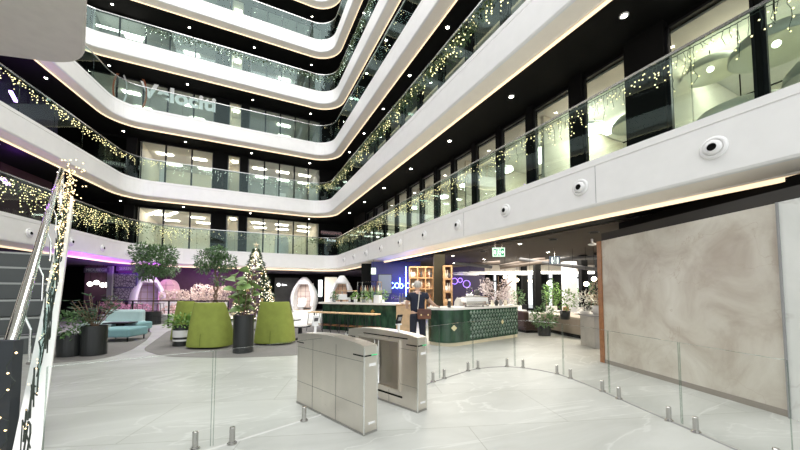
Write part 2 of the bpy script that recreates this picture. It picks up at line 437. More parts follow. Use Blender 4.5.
# some furniture-like partitions in the offices opposite
for (x, z, w, h, m) in [(.9, 4.0, .9, 2.4, CREAM), (2.9, 4.0, 1.0, 1.9, WPLAST), (-3.6, 7.8, 3.4, 1.2, WOODP), (-4.9, 7.8, .3, 2.5, WPLAST), (2.9, 7.8, .5, 1.6, WPLAST), (4.1, 7.8, .5, 2.0, WPLAST), (3.1, 12, .6, 1.6, GREYM), (4.4, 12, .5, 1.9, GREYM)]:
    o = obj('office_screen', MB().box((0, 0, h/2), (w, .08, h)), m, bev=.02); o.location = (x, YB+BOFF+1.6+random.random()*.8, ZL[min(4, max(0, round((z-4)/3.95)))]-.14)
    tag(o, '%s screen %.1f m tall standing behind the glass of the %s floor office' % ('pale wooden' if m is WOODP else ('cream' if m is CREAM else ('grey' if m is GREYM else 'white')), h, ORD[min(4, max(0, round((z-4)/3.95)))]), 'screen', 'screens inside the offices opposite')

# right hand storefronts
ROFF = [1.4, 1.6, 1.5, 1.5]
for k in range(4):
    z0 = ZL[k]-.12; z1 = ZL[k+1]-1.15; zc = ZL[k+1]-1.01; X = XR[k]+ROFF[k]
    if k == 0: B = [(.6, 1.93), (2.0, 3.22), (3.95, 4.95), (5.3, 6.45), (6.7, 7.75), (7.95, 9.0), (9.2, 10.3), (10.5, 11.5), (11.75, 12.8), (13.0, 14.1), (14.3, 15.5), (15.7, 17.0), (17.3, 18.6), (18.9, 20.2)]
    else: B = [(2.0+1.75*i, 3.45+1.75*i) for i in range(11)]
    for a, b in B: window(k, 'R', a, b, ROFF[k], z0, z1)
    prev = -1.5
    for a, b in B+[(22.5, 22.5)]:
        if a-prev > .02: wallbox((X+.03, (prev+a)/2, (z0+zc)/2), (.2 if a-prev < .5 else .3, a-prev, zc-z0), BLACK)
        prev = b
    wallbox((X+.12, 10.5, (z1+zc)/2), (.1, 24, zc-z1), BLACK)
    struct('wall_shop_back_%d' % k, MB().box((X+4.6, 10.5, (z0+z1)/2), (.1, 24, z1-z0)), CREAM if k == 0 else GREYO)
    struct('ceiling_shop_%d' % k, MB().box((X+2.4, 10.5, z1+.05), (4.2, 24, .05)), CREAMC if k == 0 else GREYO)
    for y in ((3.6, 6.6, 10.3, 14.2, 17.9) if k == 0 else (6.0, 13)):
        wallbox((X+2.5, y, (z0+z1)/2), (4.0, .1, z1-z0), CREAM)
# round pendants in the first floor right offices
def pendant(loc, r, label, group):
    t = thing('round_pendant_light', label, 'pendant light', loc, 0, group)
    obj('lamp_shade', MB().lathe([(r*.98, 0), (r, .03), (r, .09), (r*.5, .13), (.02, .14)], n=28), WPLAST, t, smooth=True)
    obj('diffuser', MB().cyl((0, 0, -.005), r*.96, .02, 28), PANEL, t)
    obj('cord', MB().tube([(0, 0, .12), (0, 0, .45)], .008, 6), BLACK, t)
    return t
XA = XR[0]+ROFF[0]
pp = [(XA+1.6, 5.9, 6.25, .42), (XA+1.5, 7.6, 6.25, .38), (XA+1.7, 9.4, 6.25, .34), (XA+1.6, 11.6, 6.3, .34), (XA+1.6, 13.6, 6.3, .34), (XA+1.4, 16, 6.3, .34)]
nm = ['nearest', 'second nearest', 'third', 'fourth', 'fifth', 'farthest']
for i, (x, y, z, r) in enumerate(pp): pendant((x, y, z), r, 'glowing round pendant light in the right first floor shopfronts, %s along the row' % nm[i], 'round pendants on the first floor')
# big cream dome pendants behind the nearest windows
for i, (x, y, z, r) in enumerate([(XA+.95, 1.25, 4.95, .72), (XA+1.3, 2.6, 4.75, .8), (XA+.9, 2.0, 5.75, .62), (XA+1.2, 4.45, 5.6, .5), (XA+1.5, 3.1, 6.2, .5)]):
    t = thing('dome_pendant', ['low cream dome pendant behind the first floor window nearest the camera', 'wide cream dome pendant glowing in the middle of the near first floor window',
        'high cream dome pendant near the top of the first floor window', 'dark-edged dome pendant behind the second first floor window', 'small high dome pendant beside the black pier'][i], 'pendant light', (x, y, z), 0, 'dome pendants on the first floor')
    obj('dome', MB().lathe([(r, 0), (r*.97, r*.2), (r*.8, r*.42), (r*.45, r*.58), (.03, r*.62)], n=32), mat('dome_cream', (.80, .78, .66), .5), t, smooth=True, solid=.015)
    obj('bulb', MB().sph((0, 0, r*.2), .06, 12, 8), mat('dome_bulb_glow', (1, .95, .8), .5, emit=5, ecol=(1, .92, .72)), t, smooth=True)
    obj('cord', MB().tube([(0, 0, r*.6), (0, 0, 6.72-z)], .01, 6), BLACK, t)
for y in (1.6, 5.8, 8.5, 12, 16):
    ceil_panel((XA+3.0, y, 6.72), (.5, 1.1), 0, 'ceiling panel light at the back of the right first floor shops', 'right shop panel lights')
for k in (1, 2, 3):
    for y in (4.5, 9.5, 15):
        ceil_panel((XR[k]+ROFF[k]+2, y, ZL[k+1]-1.16), (.3, .9), 0, 'ceiling panel light inside the right hand offices of the %s floor' % ORD[k], 'right office panel lights')

# ------------------------------------------------------------------ left wing storefronts
for k in range(3):
    z0 = ZL[k]-.12; zc = ZL[k+1]-1.02; pts = [q for q in PATH[k] if q[1].x < -.9]
    a = pts[0]; b = pts[-1]
    pa, pb = a[0]+a[1]*2.3, b[0]+b[1]*2.3; d = (pb-pa); ang = atan2(d.y, d.x); m_ = (pa+pb)/2
    wallbox((m_.x-.9, m_.y, (z0+zc)/2), (d.length, .2, zc-z0), [mat('wine_wall', (.05, .018, .03), .5), mat('violet_wall', (.035, .02, .06), .5), BLACK][k], ang)
    # glazed corner bay beside the offices
    wallbox((-6.15 if k < 2 else -8.7, YB+BOFF+.1, (z0+zc)/2), (.5, .4, zc-z0), BLACK)
# outer shell
H = 29
struct('wall_back', MB().box((3, 32.6, H/2), (42, .3, H)), BLACK)
struct('wall_left', MB().box((-16.6, 15, H/2), (.3, 36, H)), BLACK)
struct('wall_right', MB().box((21.2, 15, H/2+1.8), (.3, 36, H-3.6)), BLACK)

# ------------------------------------------------------------------ ground floor
struct('floor', MB().box((1.5, 12.5, -.1), (60, 45, .2)), FLOOR)
def smooth_poly(pts, r=.5):
    n = len(pts); out = []
    for i in range(n):
        p, a, b = Vector(pts[i]), Vector(pts[i-1]), Vector(pts[(i+1) % n])
        ra = min(r, (a-p).length*.45); rb = min(r, (b-p).length*.45)
        A = p+(a-p).normalized()*ra; B = p+(b-p).normalized()*rb
        for k in range(7):
            t = k/6; out.append(tuple(A*(1-t)**2+p*2*t*(1-t)+B*t*t))
    return out
cl = [G(*q).xy for q in [(20, 366), (57, 363), (105, 359), (132, 350), (147, 340), (152, 333), (144, 326), (95, 326)]]
cr = [G(*q).xy for q in [(142, 350), (163, 357), (230, 358), (300, 355.5), (345, 348), (345, 325), (190, 325), (168, 331)]]
struct('floor_carpet_left', MB().prism(smooth_poly(cl), .001, .006), CARPET)
struct('floor_carpet_right', MB().prism(smooth_poly(cr), .001, .006), CARPET)
MR = mat('black_joint', (.05, .05, .05), .6)

# marble wall
A = Vector((6.98, 4.32)); Bq = Vector((5.94, 1.48)); dw = (Bq-A).normalized(); nw = Vector((-dw.y, dw.x)); ang = atan2(dw.y, dw.x)
L_ = (Bq-A).length; c = (A+Bq)/2+nw*.25
if nw.x < 0: nw = -nw; c = (A+Bq)/2+nw*.25
struct('wall_marble', MB().box((c.x, c.y, 1.33), (L_, .5, 2.54), ang), MARBLE)
cc = c-nw*.0
struct('baseboard_marble', MB().box((c.x-nw.x*.01, c.y-nw.y*.01, .035), (L_, .5, .09), ang), mat('stone_skirting', (.30, .27, .23), .4))
e = A-dw*.06+nw*.26
struct('trim_15', MB().box((e.x, e.y, 1.3), (.12, .56, 2.6), ang), WOODR)
e = Bq+dw*1.5+nw*.22
struct('wall_white_marble', MB().box((e.x, e.y, 1.3), (2.96, .5, 2.6), ang), MARBLEW)
e = Bq+dw*.01+nw*.2
struct('trim_16', MB().box((e.x, e.y, 1.3), (.02, .5, 2.6), ang), GREYM)
bk = (A+Bq)/2+dw*.2+nw*.33
struct('wall_bulkhead', MB().box((bk.x, bk.y, 2.69), (L_+.6, .5, .18), ang), mat('bulkhead_taupe', (.035, .032, .028), .7))
bk = (A+Bq)/2+nw*.7
struct('wall_over_marble', MB().box((bk.x, bk.y, 2.94), (L_+.3, .3, .2), ang), BLACK)

# ------------------------------------------------------------------ downlights
def downlight(loc, label, group, r=.055):
    t = thing('ceiling_downlight', label, 'ceiling light', loc, 0, group)
    obj('trim_ring', MB().lathe([(r*1.5, 0), (r*1.5, -.015), (r, -.02), (r, 0)], n=16), WPLAST, t)
    obj('bulb', MB().cyl((0, 0, -.016), r, .012, 12), LAMP, t)
    return t
dl0 = None
for k in range(1, 7):
    zc = ZL[k]-1.012; spots = []
    for i in range(7): spots.append((XR[k]+.85 if k > 1 else 6.6, 3.5+2.93*i, 'right'))
    for x in (-7.2, -3.3, .55, 4.5):
        if x < -6 and k < 3: x = -6.4
        spots.append((x, 24.25, 'back'))
    if k < 4:
        for j in (3.5, 6.4, 9.3):
            q = Vector((XLC[k], YB))+WD*j+Vector((-.976, .217))*1.0; spots.append((q.x, q.y, 'left'))
    for x, y, s in spots:
        lab = 'small bright downlight in the black ceiling of the %s floor walkway on the %s side' % (ORD[k-1], s)
        gr = 'downlights over the %s %s walkway' % (ORD[k-1], s)
        if dl0 is None: dl0 = downlight((x, y, zc), lab, gr)
        else:
            d_ = dup(dl0, (x, y, zc), 0, lab); d_['group'] = gr

# ------------------------------------------------------------------ air nozzles on the first balcony
def nozzle(loc, rz, label, group):
    t = thing('air_nozzle', label, 'air vent', loc, rz, group)
    M = Matrix.Rotation(-pi/2, 4, 'Y')      # axis along -x
    obj('ring', MB().lathe([(.0, 0), (.135, 0), (.135, .012), (.115, .03), (.095, .03), (.09, .018)], n=28, M=M), WPLAST, t, smooth=True)
    obj('ball', MB().lathe([(.088, .018), (.085, .05), (.065, .06), (.045, .066)], n=28, M=M), CHROME if 0 else WPLAST, t, smooth=True)
    obj('opening', MB().lathe([(.052, .065), (.045, .045), (.0, .04)], n=20, M=M), BLACK, t)
    return t
n0 = None
nams = ['nearest to the camera', 'second from the camera', 'third from the camera', 'fourth from the camera', 'fifth from the camera', 'sixth from the camera', 'seventh from the camera', 'eighth from the camera', 'ninth from the camera', 'tenth from the camera', 'farthest from the camera']
for i in range(11):
    lab = 'round white air nozzle on the right balcony front, %s' % nams[i]
    if n0 is None: n0 = nozzle((6.1, 2.11, 3.58), 0, lab, 'air nozzles on the right balcony'); n0.scale = (1.1, 1.22, 1.22)
    else: dup(n0, (6.1, 2.11+2.05*i, 3.6), 0, lab)
pl = [q for q in PATH[0]]
for i, (px, lab) in enumerate([(26, 'round white air nozzle on the left balcony front above the stair steps'), (70, 'round white air nozzle on the left balcony front beside the fairy lights'),
        (101, 'round white air nozzle on the left balcony front above the purple soffit'), (126, 'round white air nozzle on the left balcony front beside the nearer ficus crown')]):
    best = min(range(len(pl)-1), key=lambda j: abs(CX+F_PX*((pl[j][0].x*RT.x+pl[j][0].y*RT.y)/max(.1, pl[j][0].x*FW.x+pl[j][0].y*FW.y))-px) if pl[j][0].x < -1 else 1e9)
    # refine between samples
    bp = None; bd = 1e9
    for j in range(max(0, best-1), min(len(pl)-1, best+2)):
        for s in range(20):
            q = pl[j][0].lerp(pl[j+1][0], s/20); xx = CX+F_PX*((q.x*RT.x+q.y*RT.y)/max(.1, q.x*FW.x+q.y*FW.y))
            if abs(xx-px) < bd: bd = abs(xx-px); bp = (q, pl[j][1].lerp(pl[j+1][1], s/20))
    q, n = bp
    o_ = dup(n0, (q.x, q.y, 3.55), atan2(n.y, n.x), lab); o_['group'] = 'air nozzles on the left balcony'

# ------------------------------------------------------------------ fairy lights and garlands on the balustrades
def along(path, o):
    pts = [(p+n*o) for p, n in path]; tot = [0]
    for i in range(1, len(pts)): tot.append(tot[-1]+(pts[i]-pts[i-1]).length)
    def f(s):
        for i in range(1, len(pts)):
            if s <= tot[i]: return pts[i-1].lerp(pts[i], (s-tot[i-1])/max(1e-6, tot[i]-tot[i-1]))
        return pts[-1]
    return f, tot[-1], tot
def fairy(k, smin, smax, label, dens=26, droop=(.15, .75), r=.014, garland=0, cat='fairy lights', gw=.3, bm=BULB, o=.13):
    f, T, tot = along(PATH[k], o); z = ZL[k]+1.24
    t = thing('fairy_light_string', label, cat)
    wire = MB(); bulbs = MB(); s = smin; prev = None
    while s < smax:
        q = f(s)
        if prev: wire.tube([(prev.x, prev.y, z), (q.x, q.y, z-.01)], .008, 3)
        L = random.uniform(*droop)*(1 if random.random() < .75 else .5)
        if random.random() < .8:
            pts = [(q.x, q.y, z)]; n = max(2, int(L/.09))
            for j in range(1, n+1):
                pts.append((q.x+random.uniform(-.03, .03), q.y+random.uniform(-.03, .03), z-L*j/n))
            wire.tube(pts, .004, 3)
            for p_ in pts[1:]:
                if random.random() < .85: bulbs.octa((p_[0]+random.uniform(-.04, .04), p_[1]+random.uniform(-.04, .04), p_[2]), r*random.uniform(.8, 1.3))
        prev = q; s += 1/dens*random.uniform(2.2, 4.5)
    obj('cable', wire, CABLE, t); b = obj('bulbs', bulbs, bm, t); b['kind'] = 'stuff'
    if garland:
        g = MB(); s = smin
        gt = thing('leafy_garland', 'green garland with pale berries on '+label.split('along ')[-1], 'garland')
        be = MB()
        while s < smax:
            q = f(s); w = (sin(s*2.1)*.5+.5)*.5+.5
            for _ in range(garland):
                p_ = Vector((q.x+random.gauss(0, .06), q.y+random.gauss(0, .06), z-.05-abs(random.gauss(0, gw*w))))
                g.leaf(p_, Vector((random.gauss(0, 1), random.gauss(0, 1), random.gauss(-.5, .8))), .13, .05)
            if random.random() < .8: be.octa((q.x+random.gauss(0, .05), q.y+random.gauss(0, .05), z-.05-abs(random.gauss(0, gw*w))), .022)
            s += .07
        x = obj('leaves', g, mat('garland_green', (.10, .13, .05), .6, var=.4, vscale=9), gt); x['kind'] = 'stuff'
        x = obj('berries', be, mat('berry_cream', (.75, .72, .5), .5), gt); x['kind'] = 'stuff'
    return t
def slen(k):
    # arc lengths where the back stretch starts and ends
    _, T, tot = along(PATH[k], .1); P = PATH[k]
    b0 = next(tot[i] for i, q in enumerate(P) if q[1].y > .9); b1 = max(tot[i] for i, q in enumerate(P) if q[1].y > .9)
    return b0, b1, T
b0, b1, T = slen(0)
fairy(0, b1+1, T-1.5, 'warm fairy lights hanging along the right first balcony rail', dens=55, droop=(.12, .6), r=.012)
fairy(0, b1-1.2, b1+9, 'fairy lights along the first balcony rail at the far right corner', dens=20, garland=9, gw=.3)
fairy(0, 2, b0+1.0, 'dense warm fairy lights along the left first balcony rail', dens=42, droop=(.3, 1.1), r=.018, garland=4, gw=.4)
fairy(0, b0+1, b1-1.2, 'sparse fairy lights along the back first balcony rail', dens=8, droop=(.1, .6), garland=1, gw=.4)
b0, b1, T = slen(1)
fairy(1, b1-.5, T-5, 'fairy lights in the garland along the right second balcony rail', dens=26, garland=11, gw=.28, r=.022)
fairy(1, 2, b0+1.5, 'fairy lights along the left second balcony rail', dens=45, droop=(.1, .45), r=.02)
fairy(1, b0+1.5, b1-.5, 'tiny fairy lights along the back second balcony rail', dens=22, droop=(.2, .8), r=.014, bm=BULBW)
b0, b1, T = slen(2)
fairy(2, b1+.5, T-9, 'faint fairy lights along the right third balcony rail', dens=4, garland=0, r=.014)
b0, b1, T = slen(3)
fairy(3, b0+2.5, T-9, 'fairy lights in the garland along the fourth balcony rail', dens=14, garland=9, gw=.25, r=.016, bm=BULBW)

# ------------------------------------------------------------------ stair on the left
U2 = Vector((-.318, .948)); E2 = Vector((.948, .318)); SL = .478; D0 = 4.72
def S(d, e, z): q = U2*d+E2*e; return (q.x, q.y, z)
rs = atan2(U2.y, U2.x)
NR = 17; rise = 3.93/NR; going = rise/SL
tr = thing('tiered_steps', 'wide dark tiered steps rising under the left balcony at the photo left edge', 'steps', at(50, 8.2), atan2(.948, -.318)-pi/2)
for i in range(6):
    z = .44*(i+1)-.03
    o_ = obj('tier', MB().box((-2.1, .43*i+.25, z-.20), (4.2, .52, .42)), mat('step_dark', (.085, .095, .095), .45), tr)
    obj('nosing', MB().box((-2.1, .43*i-.01, z-.005), (4.2, .04, .05)), mat('nosing_grey', (.40, .42, .41), .35), o_)
st = thing('stair_balustrade', 'white sloping stair side with glass and thick steel tube handrail at the left edge', 'balustrade', (0, 0, 0))
def sloped(e0, e1, zlo, zhi, d0=D0-.05, d1=D0+NR*going, flat=True):
    mb = MB(); pts = []
    for d in (d0, d1):
        zz_ = (d-D0)*SL
        for e_ in (e0, e1):
            for zo in (zlo, zhi): pts.append(S(d, e_, max(.0, zz_+zo)))
    return mb.add(pts, [(0, 1, 3, 2), (4, 6, 7, 5), (0, 4, 5, 1), (2, 3, 7, 6), (1, 5, 7, 3), (0, 2, 6, 4)])
obj('white_stringer', sloped(-.31, -.155, -.35, .24, d0=3.4), WHITE, st)
q = at(-13, 3.0, .53); mb = MB(); mb.box(q, (.66, .08, 1.06), -YAW); obj('dark_end_panel', mb, mat('panel_slate', (.045, .05, .055), .6, spec=.2), st)
gl = MB(); a0, a1 = D0-.1, D0+NR*going
gl.add([S(a0, -.23, .15), S(a1, -.23, 4.1), S(a1, -.23, 5.0), S(a0, -.23, 1.0)], [(0, 1, 2, 3)])
obj('glass_side', gl, GLASS, st)
obj('handrail', MB().tube([S(D0+.08, -.435, .93), S(D0+.1, -.43, .98), S(D0+NR*going, -.42, 4.9), S(D0+NR*going+.18, -.42, 4.93), S(D0+NR*going+.25, -.42, 4.75), S(D0+NR*going+.25, -.42, 4.0)], .052, 14), CHROME, st, smooth=True)
for i in range(6):
    d = D0+.7+i*1.35; zc_ = (d-D0)*SL
    obj('rail_bracket', MB().tube([S(d, -.40, zc_+.93), S(d, -.34, zc_+.75), S(d, -.34, zc_+.4)], .012, 8), CHROME, st)
# lights wound on the stair glass
t = thing('fairy_light_string', 'thick bundle of warm fairy lights wound down the glass side of the stair', 'fairy lights')
w = MB(); bu = MB()
for s_ in range(4):
    pts = []
    for i in range(80):
        if s_ > 1 and i < 28: continue
        d = D0-1.2+(NR*going+1.4)*i/79
        zb = (d-D0)*SL+1.0
        pts.append(S(d, -.235+random.uniform(-.035, .04), zb-random.uniform(0, .8 if d > 8 else .95)*(.4+.6*abs(sin(i*.9+s_)))))
    w.tube(pts, .006 if s_ < 3 else .004, 4)
    for p_ in pts:
        for _ in range(1 if p_[2] < 1.6 else 2):
            bu.octa((p_[0]+random.uniform(-.04, .04), p_[1]+random.uniform(-.04, .04), p_[2]+random.uniform(-.08, .08)), .006+.010*random.random() if p_[2] > 1.6 else .003+.004*random.random())
for i in range(90):
    bu.octa(S(12.6+random.gauss(0, .25), -.25+random.gauss(0, .12), 3.6+random.random()*1.5), .02)
obj('cable', w, CABLE, t); x = obj('bulbs', bu, BULB, t); x['kind'] = 'stuff'
t = thing('fairy_light_string', 'few tiny bulbs strung low on the dark stair panel nearest the camera', 'fairy lights')
w = MB(); bu = MB(); pts = [at(px_, 2.93, CAM_H+(292-py_)/F_PX*2.93) for px_, py_ in [(21, 352), (12, 365), (14, 372), (22, 380), (15, 388), (8, 397), (5, 404), (1, 411), (9, 415), (18, 418), (15, 427), (17, 437), (10, 446)]]
w.tube(pts, .004, 4)
for p_ in pts[::2]: bu.octa(p_, .011)
obj('cable', w, CABLE, t); x = obj('bulbs', bu, BULB, t); x['kind'] = 'stuff'

# big soffit slab overhead at the left
sq = [Vector(q) for q in [(-5.0-2.6, 11.3), (-3.52, 10.3), (-3.52+1.98, 10.3-5.9), (-7.6, 3.4)]]
def rpoly(pts, radii):
    out = []; n = len(pts)
    for i in range(n):
        p, a, b = pts[i], pts[i-1], pts[(i+1) % n]; r = radii[i]
        da, db = (a-p).normalized(), (b-p).normalized(); A_ = p+da*r; B_ = p+db*r
        for k in range(9):
            t_ = k/8; out.append(tuple(A_*(1-t_)**2+p*2*t_*(1-t_)+B_*t_*t_))
    return out
sl = obj('landing_slab', MB().prism(rpoly(sq, [.3, .75, .3, .3]), 7.0, 7.16), mat('slab_greige', (.66, .63, .57), .6), bev=.05)
tag(sl, 'large greige rounded landing slab overhead in the top left corner', 'landing')

# ------------------------------------------------------------------ turnstiles
ut = Vector((-.32, .947)); et = Vector((.947, .32)); rt_ = atan2(ut.y, ut.x)
def turnstile(loc, label, W, reader_at, inner):
    t = thing('turnstile', label, 'turnstile', loc, rt_, 'turnstiles')   # local x runs back into the lobby, local y to the left
    L = 1.45; Ht = .96
    mb = MB()
    # cabinet with a gently crowned lid
    n = 10; vs = []
    for i in range(n+1):
        x = L*i/n; zt = Ht-.035+.05*sin(pi*min(1, max(0, i/n)))**.7
        for y in (-W/2, W/2): vs += [(x, y, .0), (x, y, Ht-.10), (x, y, zt)]
    fs = []
    for i in range(n):
        a, b = i*6, i*6+6
        fs += [(a, b, b+1, a+1), (a+1, b+1, b+2, a+2), (a+3, a+4, b+4, b+3), (a+4, a+5, b+5, b+4), (a+2, b+2, b+5, a+5), (a, a+3, b+3, b)]
    fs += [(0, 1, 4, 3), (1, 2, 5, 4), (n*6, n*6+3, n*6+4, n*6+1), (n*6+1, n*6+4, n*6+5, n*6+2)]
    mb.add(vs, fs); obj('cabinet', mb, STEEL, t)
    e = MB()
    for y in (-W/2, W/2): e.box((-.002, y, Ht/2-.02), (.012, .012, Ht-.06))
    obj('edge_trim', e, CHROME, t)
    # seams
    sm = MB(); yy = W/2+.001
    for x in (.36*L, .72*L): sm.box((x, yy, .45), (.004, .003, .88)); 
    sm.box((L/2, yy, Ht-.20), (L, .003, .004)); sm.box((L*.5, yy, .30), (L, .003, .004))
    obj('seam', sm, mat('seam_dark', (.16, .15, .14), .5), t)
    s1 = MB(); s1.box((.09, W/2+.001, Ht-.14), (.2, .006, .014)); s1.box((-.003, 0, Ht-.14), (.006, W, .014)); s1.box((L-.08, W/2+.001, Ht-.14), (.18, .006, .014))
    obj('sensor_strip', s1, BLACK, t)
    lt = obj('status_light', MB().box((-.006, -W*.25, Ht-.138), (.006, W*.45, .010)), mat('green_led', (.1, .6, .25), .5, emit=.5), t)
    obj('name_plate', MB().box((-.004, -.02, Ht-.24), (.006, .09, .03)), WPLAST, t)
    obj('foot_plate', MB().box((-.004, -.01, .11), (.006, .09, .022)), WPLAST, t)
    obj('plinth', MB().box((L/2, 0, .012), (L+.01, W+.01, .024)), mat('plinth_steel', (.4, .39, .37), .4, .9), t)
    r = MB(); x = reader_at; r.cyl((x, 0, Ht), .018, .10, 12); r.box((x, 0, Ht+.10), (.05, .07, .02))
    obj('reader_post', r, WPLAST, t)
    rp = MB(); M = Matrix.Translation((x-.01, 0, Ht+.17))@Matrix.Rotation(radians(-18), 4, 'Y'); rp.box((0, 0, 0), (.02, .09, .13), M=M)
    rd = obj('card_reader', rp, BLACKM if inner else WPLAST, t, bev=.005)
    sr = MB(); sr.box((0, 0, 0), (.004, .06, .05), M=Matrix.Translation((x-.022, 0, Ht+.175))@Matrix.Rotation(radians(-18), 4, 'Y')); obj('reader_screen', sr, GREYM if inner else GREYD, rd)
    if inner:
        # lane side: a recessed bay with the folded flap and posts
        rc = MB(); rc.box((.75, W/2+.002, .53), (.86, .01, .62)); obj('recess_panel', rc, mat('recess_bronze', (.36, .32, .27), .3, .9), t)
        fr = MB()
        for x in (.31, 1.19): fr.box((x, W/2+.012, .53), (.025, .03, .66))
        for z in (.21, .85): fr.box((.75, W/2+.012, z), (.9, .03, .025))
        obj('recess_frame', fr, STEEL, t)
        for x in (.70, .78): obj('flap_post', MB().tube([(x, W/2+.03, .24), (x, W/2+.03, .83)], .016, 10), CHROME, t, smooth=True)
        fl = MB(); fl.add([(.46, W/2+.02, .30), (.66, W/2+.05, .24), (.66, W/2+.05, .84), (.50, W/2+.02, .80), (.42, W/2+.02, .55)], [(0, 1, 2, 3, 4)])
        obj('flap_wing', fl, GLASSC, t, solid=.01)
        st_ = MB(); st_.box((.62, W/2+.004, .13), (.7, .008, .02)); st_.box((.62, W/2+.004, .895), (.9, .008, .014)); obj('light_slot', st_, BLACK, t)
    return t
W1 = .18
f1 = Vector((1.285, 3.31)); turnstile((f1.x, f1.y, 0), 'nearer brushed steel turnstile cabinet with plain seamed side and white card reader', W1, 1.15, False)
f2 = Vector((2.10, 3.62)); turnstile((f2.x, f2.y, 0), 'farther brushed steel turnstile cabinet showing its recessed gate bay and black reader', .17, .42, True)

# ------------------------------------------------------------------ low glass barriers
CB = Vector((3.87, 3.54)); RB = 1.52
def barrier(a0, a1, spig, label, group, far=None, thick=False):
    t = thing('glass_barrier_panel', label, 'glass panel', (0, 0, 0), 0, group)
    if far is None:
        n = max(2, int(abs(a1-a0)/.1)); ps = [CB+Vector((cos(a0+(a1-a0)*i/n), sin(a0+(a1-a0)*i/n)))*RB for i in range(n+1)]
        sp = [CB+Vector((cos(a), sin(a)))*RB for a in spig]
    else: ps = far[0]; sp = far[1]
    mb = MB(); vs = []
    for q in ps: vs += [(q.x, q.y, .03), (q.x, q.y, .93)]
    mb.add(vs, [(2*i, 2*i+2, 2*i+3, 2*i+1) for i in range(len(ps)-1)])
    obj('pane', mb, GLASSC, t)
    e = MB()
    for q in (ps[0], ps[-1]): e.box((q.x, q.y, .48), (.008, .008, .90))
    e.tube([(q.x, q.y, .931) for q in ps], .003, 4)
    obj('glass_edge', e, GLEDGE, t)
    for q in sp:
        s = MB().cyl((q.x, q.y, 0), .045, .012, 16)
        s.cyl((q.x, q.y, .012), .034, .012, 16)
        s.cyl((q.x, q.y, .02), .026, .14, 16); s.cyl((q.x, q.y, .16), .026, .006, 16, r1=.020)
        obj('spigot', s, mat('spigot_steel', (.50, .49, .47), .22, 1), t)
    return t
def aof(px, py): q = G(px, py).xy-CB; return atan2(q.y, q.x)
def near(px, py): return aof(px, py)
AP = [(425, 385.5), (433, 382), (440, 380), (455, 375), (468, 371), (478, 368.8), (492, 367.3), (507, 366.8), (523, 368), (540, 370.5), (557, 374), (570.5, 378.5), (586, 384.5), (602.5, 391.5), (619, 399), (645, 410.5), (669, 421), (696, 432.5), (730, 447.5), (800, 478)]
AW = [G(*q).xy for q in AP]
def arcpt(px):
    for i in range(len(AP)-1):
        if px <= AP[i+1][0]: return AW[i].lerp(AW[i+1], (px-AP[i][0])/(AP[i+1][0]-AP[i][0]))
    return AW[-1]
def run(p0, p1): return [arcpt(p0)]+[AW[i] for i in range(len(AP)) if p0+1 < AP[i][0] < p1-1]+[arcpt(p1)]
def ln(p, q, n=2): return [p.lerp(q, i/n) for i in range(n+1)]
ga = 'curved glass barrier beside the turnstiles'
for p0, p1, sp_, lab in [(426, 439.2, (433,), 'short curved glass panel ending at the farther turnstile'),
        (440, 472.5, (444, 468), 'curved low glass panel, first one after the farther turnstile'),
        (473.5, 514.5, (478, 507), 'curved low glass panel in front of the patterned counter middle'),
        (515.5, 563.3, (523, 557), 'curved low glass panel at the far bend of the barrier'),
        (564.3, 609.5, (570.5, 602.5), 'curved low glass panel reaching the wood edge of the marble wall'),
        (610.5, 682, (619, 669), 'straight low glass panel before the marble wall with two steel feet'),
        (683.5, 795, (696, 780), 'low glass panel nearest the right foreground before the white marble')]:
    barrier(0, 0, [], lab, ga, far=(run(p0, p1), [arcpt(x) for x in sp_]))
tr_ = MB().tube([(q.x, q.y, 0) for q in AW], .012, 4)
struct('trim_17', tr_, mat('joint_grey', (.25, .25, .24), .5))
gb = 'straight glass barrier left of the turnstiles'
pA, pB, pC, pD = Vector((.98, 4.08)), Vector((-.19, 3.66)), Vector((-1.3, 3.45)), Vector((-1.35, 3.45))
barrier(0, 0, [], 'low glass panel joined to the nearer turnstile on its left', gb, far=(ln(pA, pB), [G(304, 421).xy, G(232, 444).xy]))
barrier(0, 0, [], 'low glass panel farther left with its foot at the photo bottom edge', gb, far=(ln(pB.lerp(pC, .02), pC), [G(195, 449).xy, Vector((-1.1, 3.49))]))
struct('trim_18', MB().tube([(pA.x, pA.y, 0), (pB.x, pB.y, 0), (pC.x, pC.y, 0)], .012, 4), mat('joint_pale', (.55, .55, .52), .5))

